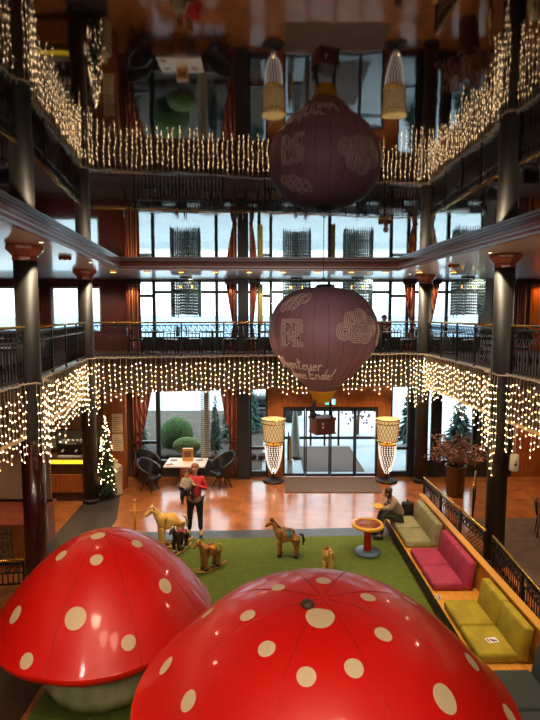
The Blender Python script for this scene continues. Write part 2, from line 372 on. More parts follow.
# sliding entrance door
d = thing('door_1', 'dark-framed glass sliding entrance door', None, (2.07, YL, 0)); d['kind'] = 'structure'
xs = [-1.62, -.855, 0, .855, 1.63]
f = MB(); f.box(-1.62, 1.63, 0, .12, 2.38, 2.46); f.box(-1.62, -1.56, 0, .12, 0, 2.38); f.box(1.57, 1.63, 0, .12, 0, 2.38); f.build('door_frame', 'frame', d)
for i in range(4):
    a, b = xs[i]+.005, xs[i+1]-.005; yo = .03 if i in (0, 3) else .0
    l = MB(); t = .05; l.box(a, a+t, yo, yo+.04, .01, 2.38); l.box(b-t, b, yo, yo+.04, .01, 2.38); l.box(a, b, yo, yo+.04, .01, .1); l.box(a, b, yo, yo+.04, 2.30, 2.38)
    o = l.build('door_leaf', 'frame', d); MB().box(a+t, b-t, yo+.012, yo+.024, .1, 2.3).build('pane', 'glass', o)
# exit sign
e = thing('exit_sign', 'small lit turquoise exit sign above the glass entrance door', 'sign', (2.05, YL-.07, 2.55))
MB().box(-.17, .17, -.05, .0, 0, .18).build('sign_body', 'exitgreen', e)
q = MB(); q.box(-.13, -.03, -.056, -.051, .08, .1); q.ngon([(-.13, 0), (-.08, 0), (-.08, .001)], 0, .001) if False else None
q.box(.03, .11, -.056, -.051, .03, .15); q.tube([(-.0, -.054, .13), (-.03, -.054, .09), (-.01, -.054, .06), (-.04, -.054, .03)], .008, 5); q.ball((.0, -.054, .148), .014, 6, 4)
q.tube([(-.07, -.054, .12), (-.13, -.054, .09), (-.07, -.054, .06)], .007, 5)
q.build('pictogram', 'exitwhite', e)

# floor coverings
tag(MB().box(.47, 3.55, 15.95, 17.42, .002, .02).build('entrance_mat', 'mat'), 'brown-grey rectangular entrance mat in front of the glass door', 'mat')
tf = MB(); tf.ngon([(-3.45, 3.2), (-3.2, 12.45), (2.98, 12.75), (3.04, 11.6), (3.16, 3.2)], .002, .03)
tag(tf.build('turf_carpet', 'turf'), 'green artificial turf laid under the red mushrooms', 'carpet', kind='stuff')
bd = MB(); bd.ngon([(-5.4, 12.37), (-5.4, 12.85), (3.2, 13.3), (3.2, 12.78)], .002, .012)
struct('trim_12', bd, 'slate', 'dark slate strip along the turf')
dm = MB(); dm.ngon([(-5.4, 11.0), (-4.1, 11.0), (-4.2, 13.8), (-4.75, 16.2), (-5.6, 16.2)], .002, .014)
tag(dm.build('runner_carpet', 'slate'), 'dark runner on the stone floor beside the reception', 'carpet')
tag(MB().box(5.35, 11.9, 2.5, 13.9, .002, .014).build('taupe_carpet', 'carpet'), 'taupe carpet on the far right beyond the railing', 'carpet')

tag(MB().box(-4.35, -3.46, 3.2, 9.2, .002, .016).build('dark_floor_mat', 'darkwood'), 'dark brown strip of flooring at the lower left, between tiles and turf', 'floor mat')
# ------------------------------------------------------------------ columns
def column(x, y, label, red=False):
    c = thing('column', label, 'column', (x, y, 0))
    MB().lathe([(.21, .0), (.21, Z_S-.28)], 40).build('shaft', 'columnlow' if red else 'column', c)
    p = [(.21, 0), (.235, .0), (.235, .05), (.225, .08), (.25, .10), (.31, .17), (.35, .20), (.35, .25), (.335, .28)]
    q = MB(); q.lathe([(r, z + Z_S-.285) for r, z in p], 8, smooth=False); q.build('capital', 'moulding', c)
    MB().lathe([(.25, 0), (.25, .1), (.22, .14)], 32).build('base', 'black', c)
    return c
LC = column(-4.58, 9.85, 'dark round column at the left edge, nearer of the two left columns', False)
MB().lathe([(.213, .1), (.213, 3.2)], 40).build('lower_shaft', 'columnlow', LC)['label'] = 'dark red lacquered lower shaft'
column(-5.35, 15.15, 'slimmer-looking dark column on the left, behind the left mushroom and beside the lit fir')
column(5.05, 11.3, 'dark column on the right between the two lengths of black sofa railing')
column(5.05, 17.05, 'dark column right of the entrance door, beside the pot of dried branches')

# ------------------------------------------------------------------ gallery railings
def rail_bay(a, b, label, hatch=(), H=1.05):
    a = Vector(a); b = Vector(b); L = (b-a).length; ang = math.atan2(b.y-a.y, b.x-a.x)
    t = thing('gallery_railing', label, 'railing', (a.x, a.y, Z_G+.03), ang)
    MB().tube([(0, .0, H), (L, .0, H)], .028, 8).build('handrail', 'gold', t)
    o = MB(); o.box(0, L, -.015, .015, H-.09, H-.06); o.box(0, L, -.015, .015, H-.28, H-.26); o.box(0, L, -.015, .015, .08, .11); o.build('rail_bars', 'iron', t)
    n = max(1, round(L/1.35)); st = L/n
    for i in range(n+1): MB().box(i*st-.022, i*st+.022, -.022, .022, 0, H-.02).build('post', 'iron', t)
    for i in range(n):
        p = MB(); x0 = i*st
        if i in hatch:
            k = 0
            for sgn in (1, -1):
                for q in range(-3, 12):
                    xa = x0 + q*.12; pts = []
                    za, zb = .11, H-.28; xb = xa + sgn*.65*(1)
                    lo, hi = x0+.03, x0+st-.03
                    def clip(x, z, x2, z2, lim): f = (lim-x)/(x2-x); return lim, z+f*(z2-z)
                    A = (xa, za); B = (xb, zb)
                    if max(A[0], B[0]) < lo or min(A[0], B[0]) > hi: continue
                    A2, B2 = A, B
                    for lim, cond in ((lo, lambda v: v < lo), (hi, lambda v: v > hi)):
                        if cond(A2[0]): A2 = clip(*A, *B, lim)
                        if cond(B2[0]): B2 = clip(*A, *B, lim)
                    p.tube([(A2[0], 0, A2[1]), (B2[0], 0, B2[1])], .008, 4)
        else:
            m = int(st/.10)
            for k in range(1, m):
                x = x0 + k*st/m; p.tube([(x, 0, .1), (x, 0, H-.27)], .013, 4)
                if k % 2: p.tube([(x+.035*math.cos(u), 0, .38+.07*math.sin(u)) for u in [j*PI/4 for j in range(8)]], .010, 4, closed=True)
        for k in range(int(st/.17)):
            cx = x0 + .09 + k*.17
            if cx + .07 > x0+st: break
            p.tube([(cx+.065*math.cos(u), 0, H-.17+.075*math.sin(u)) for u in [j*PI/4 for j in range(8)]], .011, 4, closed=True)
            p.tube([(cx-.05, 0, H-.25), (cx+.06, 0, H-.09)], .010, 4)
        p.build('scroll_panel', 'gold' if i in hatch and False else 'iron', t)
    return t
def inset(p, q, s, e, off):
    a = Vector(p); b = Vector(q); d = (b-a).normalized(); n = Vector((d.y, -d.x)); return tuple(a + d*s - n*off), tuple(b - d*e - n*off)
IN = -.0
def bay(i, s, e):
    a = Vector(G[i]); b = Vector(G[i+1]); d = (b-a).normalized(); n = Vector((-d.y, d.x)); return a + d*s - n*.02, b - d*e - n*.02
rail_bay(*bay(1, .1, .12), 'black gallery railing at the left edge, nearest the camera', (2,))
rail_bay(*bay(2, .42, .12), 'black gallery railing between the two left columns', (1,))
rail_bay(*bay(3, .2, .2), 'long black gallery railing across the far side, behind the balloon', (0, 3, 6))
rail_bay(*bay(4, .5, .3), 'black gallery railing between the two right columns', (1, 3))
rail_bay(*bay(5, .35, .1), 'black gallery railing at the right edge, nearest the camera', (1,))

# ------------------------------------------------------------------ hanging light curtains
bulb_src = MB().ball((0, 0, 0), 1, 6, 4, (1, 1, 1.5)); 
def light_curtain(a, b, label, lmin, lmax, step, br, ragged=.0, wrap=()):
    a = Vector((a[0], a[1])); b = Vector((b[0], b[1])); L = (b-a).length; d = (b-a).normalized(); n = Vector((d.y, -d.x))
    t = thing('light_curtain', label, 'string lights', (a.x+n.x*.10, a.y+n.y*.10, Z_G+.01), math.atan2(d.y, d.x))
    cb = MB(); pos = []; k = 0; top = []
    x = .03; zig = 0
    while x < L:
        z = .015 + .03*R.random(); o0 = R.uniform(0, .13); fw = -.16 if (x < .34 or x > L-.34) else 0; top.append((x, R.uniform(-.02, .015)+fw, z))
        for zz in (0,):
            if R.random() < 1:
                ln = R.uniform(lmin, lmax) + (ragged if R.random() < .3 else 0)*R.random() + sum(w_[1]*math.exp(-((x-w_[0])/.35)**2) for w_ in wrap)
                pts = [(x, fw, z)]; q = z - o0; xx = x; yy = 0
                while q > -ln:
                    q -= R.uniform(.13, .18); xx += R.uniform(-.012, .012); yy = R.uniform(-.02, .012)+fw; pts.append((xx, yy, q))
                    pos.append((xx + R.choice((-1, 1))*br*1.1, yy-.01, q))
                cb.tube(pts, .0055, 3)
        x += step*R.uniform(.85, 1.15)
    cb.tube(top, .016, 4)
    for i in range(int(L/.16)):                  # zigzag cable laid over the nosing
        cb.tube([(i*.16, -.01, .02), (i*.16+.10, .09, .055)], .011, 3)
    cb.build('cable', 'wire', t)
    # nearest hundred to the camera as parts of their own
    W = t.matrix_basis
    pos.sort(key=lambda p: (lambda v: v.length + (100 if abs(v.x) > .53*v.y else 0))(W @ Vector(p) - Vector((0, 0, 5.6))))
    me = None
    for i, p in enumerate(pos[:100]):
        if me is None:
            o = MB().ball((0, 0, 0), br, 6, 4, (1, 1, 1.5)).build('bulb', 'bulb', t); me = o.data
        else:
            o = bpy.data.objects.new('bulb', me); C.objects.link(o); o.parent = t
        o.location = p; o.rotation_euler = (R.uniform(-.9, .9), R.uniform(-.9, .9), 0)
    rest = MB()
    for p in pos[100:]:
        rest.ball(p, br, 6, 4, (1, 1, 1.4), Matrix.Rotation(R.uniform(-1, 1), 3, 'Y'))
    if pos[100:]: rest.build('bulb', 'bulb', t)['kind'] = 'stuff'
    return t
lc = light_curtain
lc(G[1], G[2], 'warm icicle lights along the left gallery edge, nearest the camera', .95, 1.3, .12, .008, .3, wrap=((5.6, .15),))
lc(G[2], G[3], 'warm icicle lights on the gallery between the two left columns', .95, 1.25, .15, .0095, .45, wrap=((.2, .35), (5.2, .35)))
lc(G[3], G[4], 'long curtain of warm icicle lights across the far gallery edge', .85, 1.12, .15, .0115, .1, wrap=((.1, .6), (9.9, .6)))
lc(G[4], G[5], 'warm icicle lights on the gallery between the two right columns', .95, 1.25, .15, .010, .45, wrap=((.1, .3), (5.5, .45)))
lc(G[5], G[6], 'warm icicle lights along the right gallery edge, nearest the camera', .95, 1.25, .12, .008, .4, wrap=((.2, .6),))

# ------------------------------------------------------------------ mushrooms
def mushroom(loc, Rr, za, zr, expo, label, dots, seams, stalk_r, rot=0, nozzle=False):
    t = thing('inflatable_mushroom', label, 'mushroom', loc, 0)
    def zt(r): return zr + (za-zr)*(1-(r/Rr)**expo[0])**expo[1]
    n = 14; prof = [(.001, za)]
    for i in range(1, 29):
        u = i/28; r = Rr*math.sin(u*PI/2); prof.append((r, zt(min(r, Rr*.99999))))
    h = za-zr
    under = [(Rr*.985, zr-.08*h), (Rr*.93, zr-.14*h), (Rr*.8, zr-.16*h), (stalk_r*.8, zr-.10*h), (.02, zr-.10*h)]
    def md(th, r, z):
        k = abs(math.sin((th-rot)*seams/2)); return 1 + (.018*(k**.6) - .012)*min(1, r/(Rr*.5))
    c = MB(); c.lathe(prof+under, seams*8, mod=md, cap=False)
    def surf(th, r):
        return Vector((r*md(th, r, 0)*math.cos(th), r*md(th, r, 0)*math.sin(th), zt(min(r, Rr*.9999))))
    c.build('cap', 'red', t)
    cap = [o for o in bpy.data.objects if o.parent == t][0]
    sm = MB()
    for k in range(seams):
        th = rot + 2*PI*k/seams
        sm.tube([surf(th, Rr*math.sin(u*PI/2)) + Vector((0, 0, .0)) for u in [.02+.97*j/24 for j in range(25)]], .006, 4)
    sm.build('seam', 'seam', cap)
    for (dx, dy, rad) in dots:
        # a round patch laid on the cap surface around the point (dx, dy)
        th0 = math.atan2(dy, dx); r0 = math.hypot(dx, dy); r0 = min(r0, Rr*.97); ctr = surf(th0, max(r0, .001))
        e = .02; tr = (surf(th0, min(r0+e, Rr*.995)) - surf(th0, max(r0-e, 0.001))).normalized()
        tt = Vector((-math.sin(th0), math.cos(th0), 0)); nn = tt.cross(tr); nn = nn if nn.z > 0 or r0 > Rr*.9 else -nn
        if nn.dot(Vector((math.cos(th0), math.sin(th0), .3))) < 0: nn = -nn
        vs = []; fs = []; N = 24; RG = 5
        for a in range(RG+1):
            for k in range(N):
                q = ctr + (tr*math.cos(2*PI*k/N) + tt*math.sin(2*PI*k/N))*rad*a/RG
                # walk the radius so that the patch follows the curved profile
                s1 = (q-ctr).dot(tr); s2 = (q-ctr).dot(tt)
                # solve r so that arc length along profile from r0 is s1
                r = r0; left = abs(s1); sg = 1 if s1 > 0 else -1; stp = rad/10
                thp = th0
                while left > 1e-4:
                    ds = min(stp, left); r2 = max(.001, min(r+sg*.01, Rr*.998)); sl = math.hypot(r2-r, zt(r2)-zt(r))/max(abs(r2-r), 1e-5)
                    r = max(-9, r + sg*ds/sl); left -= ds
                    if r >= Rr*.998: r = Rr*.998; break
                    if r < .002: r = .002
                th = th0 + s2/max(r, .25*r0+.05) if r0 > .25 else None
                if r0 <= .25:
                    qq = ctr + tr*s1 + tt*s2; th = math.atan2(qq.y, qq.x); r = math.hypot(qq.x, qq.y)
                vs.append(surf(th, r) + nn*.006)
        for a in range(RG):
            for k in range(N): fs.append((a*N+k, a*N+(k+1) % N, (a+1)*N+(k+1) % N, (a+1)*N+k))
        dm = MB(); dm.add(vs, fs, True)
        dm.build('dot', 'dot', cap)
    if nozzle:
        MB().lathe([(.05, za-.02), (.07, za+.02), (.045, za+.05), (.02, za+.06)], 10, c=(nozzle[0], nozzle[1], nozzle[2])).build('valve', 'nozzle', cap)
    st = MB(); sr = stalk_r
    st.lathe([(sr*.7, .03), (sr*.95, .05), (sr*1.05, .3), (sr*1.03, .6), (sr*.95, 1.0), (sr*.85, zr-.1*h+.02)], 64, mod=lambda th, r, z: 1 + .02*abs(math.sin(th*8)))
    st.build('stalk', 'stalk', t)
    return t

mushroom((-2.51, 7.614, 0), 1.587, 2.3, 1.11, (2.068, 1.06), 'smaller red inflatable mushroom with cream dots at the lower left, its pale stalk showing',
    [(-0.067, -0.084, 0.104), (-0.518, -0.356, 0.091), (0.516, -0.089, 0.087), (0.064, -0.557, 0.09), (1.002, -0.458, 0.111), (1.363, 0.33, 0.087), (-0.967, -0.839, 0.116), (-0.026, -1.157, 0.143), (0.679, -1.222, 0.096), (-0.568, -1.384, 0.095), (-.75, .35, .09), (.2, 1.0, .11), (.9, .9, .09), (-.9, 1.0, .1)],
    8, .88, rot=-.98)
mushroom((.504, 4.755, 0), 1.801, 2.9, 1.958, (2.862, 1.263), 'largest red inflatable mushroom cap with cream dots, filling the bottom of the view',
    [(-1.136, 0.3, 0.074), (-0.711, -0.152, 0.076), (-0.424, 0.233, 0.071), (-0.529, -0.593, 0.077), (-0.216, -0.87, 0.08), (-0.057, -0.32, 0.135), (-1.481, -0.093, 0.089), (-1.178, -0.692, 0.085), (0.042, 0.337, 0.078), (0.441, 0.042, 0.075), (0.477, -0.465, 0.078), (0.17, -0.815, 0.081), (0.919, 0.284, 0.075), (1.355, -0.201, 0.09), (0.893, -0.832, 0.114), (1.606, -0.455, 0.091), (.5, .95, .09), (-.6, 1.1, .1), (.1, -1.4, .1)],
    8, 1.0, rot=.35, nozzle=(-.155, -.14, 0))

# ------------------------------------------------------------------ hot-air balloon
BX, BY, BZ = 1.15, 11.3, 5.25
bal = thing('hot_air_balloon', 'plum decorative hot-air balloon with pale lettering, hanging in the middle of the atrium', 'balloon', (BX, BY, 0))
BP = [(.22, 3.83), (.27, 3.94), (.52, 4.17), (.80, 4.44), (.95, 4.62), (1.08, 4.80), (1.15, 4.98), (1.18, 5.2), (1.17, 5.38), (1.12, 5.58), (.98, 5.83), (.75, 6.04), (.45, 6.15), (.12, 6.19)]
def br_(z):
    for (r0, z0), (r1, z1) in zip(BP, BP[1:]):
        if z0 <= z <= z1: return r0 + (r1-r0)*(z-z0)/(z1-z0)
    return .2
def smooth_prof(P, k=4):
    out = []
    for i in range(len(P)-1):
        p0 = P[max(i-1, 0)]; p1 = P[i]; p2 = P[i+1]; p3 = P[min(i+2, len(P)-1)]
        for j in range(k):
            t = j/k; out.append(tuple(.5*((2*b)+(-a+c)*t+(2*a-5*b+4*c-d_)*t*t+(-a+3*b-3*c+d_)*t**3) for a, b, c, d_ in zip(p0, p1, p2, p3)))
    return out + [P[-1]]
BP = smooth_prof(BP)
env = MB(); env.lathe(BP, 144, mod=lambda t, r, z: 1 - .012*abs(math.cos(t*12))**6); 
envo = env.build('envelope', 'balloon', bal)
se = MB()
for k in range(24):
    t = 2*PI*k/24 + PI/24*0
    se.tube([((r*.992)*math.cos(t), (r*.992)*math.sin(t), z) for r, z in BP[::3]], .0035, 4)
se.build('seam', 'black', envo)
PH0 = math.atan2(-BY, -BX)
def bp(phi, z, off=.014): r = br_(z)+off; return Vector((r*math.cos(PH0+phi), r*math.sin(PH0+phi), z))
q = MB(); q.lathe([(.2, 3.70), (.235, 3.84), (.31, 3.95), (.30, 3.96), (.20, 3.83), (.17, 3.70)], 40, cap=False); q.build('skirt', 'goldfab', bal)
q = MB(); q.lathe([(.16, 6.185), (.17, 6.22), (.10, 6.25)], 20)
q.tube([(0, 0, 6.28), (0, 0, Z_M-.01)], .008, 5); q.tube([(-.1, 0, 6.28), (0, 0, 6.4), (.1, 0, 6.28)], .01, 5); q.build('crown_fitting', 'black', bal)
bk = MB(); bk.rbox(-.23, .23, -.2, .2, 3.0, 3.33, .03); bko = bk.build('basket', 'leather', bal, rz=.35)
rb = MB(); rb.box(-.24, .24, -.21, .21, 3.30, 3.36); rb.box(-.235, .235, -.205, .205, 3.0, 3.03); rb.build('rim', 'leather', bko)
rb = MB(); rb.ball((-.08, -.205, 3.24), .025, 8, 5); rb.ball((-.08, -.205, 3.16), .028, 8, 5); rb.build('button', 'print', bko)
rp = MB()
for sx in (-1, 1):
    for sy in (-1, 1): rp.tube([(sx*.2, sy*.16, 3.33), (sx*.17, sy*.15, 3.76)], .018, 6)
rp.build('rope', 'rope', bal)
tb = MB(); tb.ball((-.22, 0, 3.42), .075, 10, 8, (1, 1, 1.1)); tb.ball((-.25, -.0, 3.53), .05, 10, 8); tb.tube([(-.27, 0, 3.57), (-.29, 0, 3.62)], .015, 6); tb.tube([(-.23, 0, 3.57), (-.22, 0, 3.62)], .015, 6)
tb.tube([(-.16, 0, 3.42), (-.05, 0, 3.4)], .02, 6)
tag(tb.build('plush_toy', 'black', None, (BX, BY, 0), .35), 'small dark plush toy peering over the balloon basket', 'toy')
# lettering: hand-drawn strokes
GL = {'A': (.8, [[(0, 0), (.38, 1), (.72, 0)], [(.12, .35), (.62, .4)]]), 'b': (.5, [[(.05, 1), (.05, 0), (.35, .05), (.38, .35), (.06, .42)]]),
 'e': (.45, [[(.03, .25), (.36, .3), (.25, .5), (.05, .35), (.1, .02), (.4, .05)]]), 'n': (.52, [[(.04, .5), (.06, 0)], [(.06, .35), (.28, .5), (.36, .3), (.4, 0)]]),
 't': (.45, [[(.2, .95), (.16, 0), (.36, .03)], [(0, .6), (.4, .66)]]), 'u': (.52, [[(.04, .5), (.1, .03), (.3, .05), (.38, .5), (.42, 0)]]),
 'r': (.42, [[(.05, .5), (.07, 0)], [(.07, .3), (.2, .48), (.36, .46)]]), 'o': (.5, [[(.2, .5), (.04, .25), (.18, 0), (.38, .22), (.2, .5)]]),
 'h': (.55, [[(.06, 1), (.05, 0)], [(.05, .3), (.28, .5), (.38, .3), (.4, 0)]]), 'E': (.68, [[(.55, .95), (.1, .9), (.08, .02), (.55, .05)], [(.08, .48), (.45, .52)]]),
 'd': (.52, [[(.38, .42), (.1, .42), (.06, .05), (.36, .08), (.4, 1), (.4, 0)]]), '!': (.3, [[(.14, 1.05), (.1, .3)], [(.08, .08), (.1, .02)]]), ' ': (.3, [])}
def script(txt, phi0, arc, z0, h, slope):
    wd = sum(GL[c][0] for c in txt); k = arc/wd; x = 0; m = MB(); rm = br_(z0+h*.3)
    for c in txt:
        for st in GL[c][1]:
            pts = []
            for a, b in zip(st, st[1:]):
                for j in range(5): f = j/5; pts.append((a[0]+(b[0]-a[0])*f, a[1]+(b[1]-a[1])*f))
            pts.append(st[-1])
            m.tube([bp(phi0 + (x+px_+.18*py_)*k/rm, z0 + slope*(x+px_)*k + py_*h, .012) for px_, py_ in pts], .015, 5)
        x += GL[c][0]
    return m
script('Abenteuer', -1.22, 1.10, 4.50, .235, -.03).build('lettering', 'print', envo)
script('ohne Ende!', -1.12, .98, 4.26, .22, .0).build('lettering', 'print', envo)
# R emblem filled with small curls
m = MB()
for i in range(15):
    for j in range(20):
        u, v = (i+.5)/15, (j+.5)/20
        inR = (u < .30) or (v > .86) or (.42 < v < .56 and u < .9) or (u > .68 and v > .5) or (v < .42 and abs(u - (.45+.5*(.42-v)/.42)) < .2)
        if v > .8 and u > .8 and (u-.8)**2+(v-.8)**2 > .03: inR = False
        if R.random() < (.97 if inR else .35):
            phi = -.80 + u*.47; z = 4.955 + v*.56; a = R.random()*PI
            m.tube([bp(phi + math.cos(a)*s*.012/1.15, z + math.sin(a)*s*.012) for s in (-1, 1)], .0105, 4)
m.build('emblem', 'print', envo)
def cloud(phi0, z0, circles):
    m = MB(); col = []
    for i, (cx, cz, rad) in enumerate(circles):
        rr = rad
        while rr > .02:
            n = 28; run = []
            for k in range(n+1):
                x = cx + rr*math.cos(2*PI*k/n); z = cz + rr*math.sin(2*PI*k/n)
                ok = all((x-a)**2 + (z-b)**2 > c*c for a, b, c in circles[i+1:])
                if ok: run.append(bp(phi0 + x/br_(z0+z), z0+z, .012))
                if (not ok or k == n):
                    if len(run) > 1: m.tube(run, .009, 4)
                    run = []
            rr -= .042
    return m
cloud(.62, 5.33, [(-.30, -.06, .17), (-.12, .14, .18), (.10, .18, .20), (.38, .02, .2), (-.02, -.10, .19), (.2, -.12, .19)]).build('cloud_print', 'print', envo)
cloud(-.62, 5.86, [(-.26, -.10, .1), (-.12, -.03, .13), (.05, .03, .13), (.2, .06, .10), (.0, -.08, .09)]).build('cloud_print', 'print', envo)
cloud(1.35, 5.10, [(0, 0, .16), (.05, .16, .14)]).build('cloud_print', 'print', envo)

# ------------------------------------------------------------------ sofa bench
b = thing('sofa_bench', 'long honey-wood bench with backboard running along the right side of the turf', 'bench', (3.16, 5.4, 0), .02)
LB = 7.75
MB().box(.06, .95, .0, LB, .03, .28).build('plinth', 'black', b)
MB().box(.0, .95, 0, LB, .28, .33).build('deck', 'oak', b)
k = MB(); k.box(.90, .97, 0, LB, .33, .93); k.build('backboard', 'oak', b)
MB().box(.86, 1.0, 0, LB, .93, .96).build('top_rail', 'goldw', b)
MB().box(-.004, .0, 0, LB, .12, .33).build('front_panel', 'black', b)
def cush_seat(m):
    c = thing('seat_cushion', None, 'cushion'); MB().rbox(.0, .60, .01, .77, .0, .15, .045).build('pad', m, c)
    p = MB(); p.tube([(.03, .03, .142), (.57, .03, .142), (.57, .75, .142), (.03, .75, .142)], .006, 4, closed=True); p.build('piping', m, c); return c
def cush_back(m):
    c = thing('back_cushion', None, 'cushion'); mt = Matrix.Rotation(.17, 4, 'Y')
    MB().rbox(-.17, .0, .01, .77, .0, .56, .05, mt).build('pad', m, c)
    p = MB()
    for yy in (.24, .39, .54): p.ball(mt @ Vector((-.172, yy, .30)), .014, 8, 5, (.5, 1, 1)); p.box(-.176, -.170, yy-.05, yy+.05, .285, .30, mt)
    p.build('button_tuft', m, c); return c
mods = [(11.35, 'sage', 'sage green', 'farthest'), (9.50, 'magenta', 'magenta', ''), (7.42, 'yellow', 'mustard yellow', ''), (5.56, 'charcoal', 'charcoal', 'nearest')]
for y0, mk, col, w_ in mods:
    s0 = cush_seat(mk); b0 = cush_back(mk)
    for i in range(2):
        wh = 'nearer to the camera' if i == 0 else 'farther from the camera'
        sc = s0 if i == 0 else dup(s0, (0, 0, 0), 0); bc = b0 if i == 0 else dup(b0, (0, 0, 0), 0)
        yy = y0+.78*i; xo = 3.20 - .02*(yy-5.4); sc.location = (xo, yy, .332); bc.location = (xo+.745, yy, .335); sc.rotation_euler.z = bc.rotation_euler.z = .02
        tag(sc, '%s velvet seat cushion on the wooden bench, the one %s' % (col, wh), 'cushion', 'bench seat cushions')
        tag(bc, '%s velvet back cushion leaning on the backboard, the one %s' % (col, wh), 'cushion', 'bench back cushions')
c = thing('photo_card', 'small white printed card lying on the nearer yellow seat cushion', 'card', (3.50, 7.78, .485), .2)
MB().box(-.09, .09, -.065, .065, 0, .004).build('sheet', 'white', c)
q = MB(); q.box(-.075, -.05, -.05, .05, .004, .005); q.ball((.01, -.01, .004), .035, 10, 4, (1, 1, .06)); q.ball((.05, -.02, .004), .022, 8, 4, (1, 1, .06)); q.ball((-.02, .02, .004), .02, 8, 4, (1, 1, .06)); q.build('picture', 'leather', c)
c = thing('glasses', 'small pair of glasses lying on the bench deck before the yellow cushions', 'glasses', (3.16, 9.31, .335), 1.4)
q = MB()
for s in (-1, 1): q.tube([(s*.045+.035*math.cos(a), .028*math.sin(a)+0, .008) for a in [j*PI/6 for j in range(12)]], .007, 5, closed=True)
q.tube([(-.01, 0, .012), (.01, 0, .012)], .006, 5); q.build('frame', 'white', c)
q = MB()
for s in (-1, 1): q.ball((s*.045, 0, .008), .03, 10, 4, (1, .8, .12)); 
q.build('lens', 'black', c)
q = MB()
for s in (-1, 1): q.tube([(s*.08, .0, .01), (s*.075, .1, .008)], .005, 4)
q.build('temple', 'white', c)

# ------------------------------------------------------------------ lower railings
def low_rail(a, b, label, hm='gold', hatch=(), H=.90):
    t = rail_bay(a, b, label, hatch, H); t.location.z = 0; t.name = 'floor_railing'; return t
low_rail(Vector((4.48, 6.2)), Vector((4.76, 10.72)), 'black floor railing with brass handrail behind the yellow and charcoal cushions')
low_rail(Vector((4.70, 10.98)), Vector((4.46, 14.7)), 'black floor railing with brass handrail behind the magenta and sage cushions', hatch=(0,))
low_rail(Vector((5.5, 13.7)), Vector((6.2, 15.3)), 'short dark railing beside the pot of dried branches')
low_rail(Vector((-6.3, 10.1)), Vector((-5.05, 10.25)), 'low black scrolled barrier at the left edge beside the nearer left column', H=.6)

# ------------------------------------------------------------------ play table
t = thing('play_table', 'small round play table with yellow rim, red post and blue-grey base on the turf', 'table', (2.28, 11.75, .03))
MB().lathe([(.05, 0), (.28, 0), (.30, .03), (.28, .07), (.1, .09)], 32).build('base', 'bluepaint', t)
MB().lathe([(.10, .085), (.09, .12), (.085, .60), (.12, .66)], 24).build('post', 'redpaint', t)
q = MB(); q.lathe([(.30, .655), (.36, .65), (.375, .68), (.36, .72), (.30, .72), (.29, .70)], 40, cap=False); q.build('rim', 'yellowpaint', t)
MB().lathe([(.31, .66), (.305, .705)], 40).build('board', 'playtop', t)

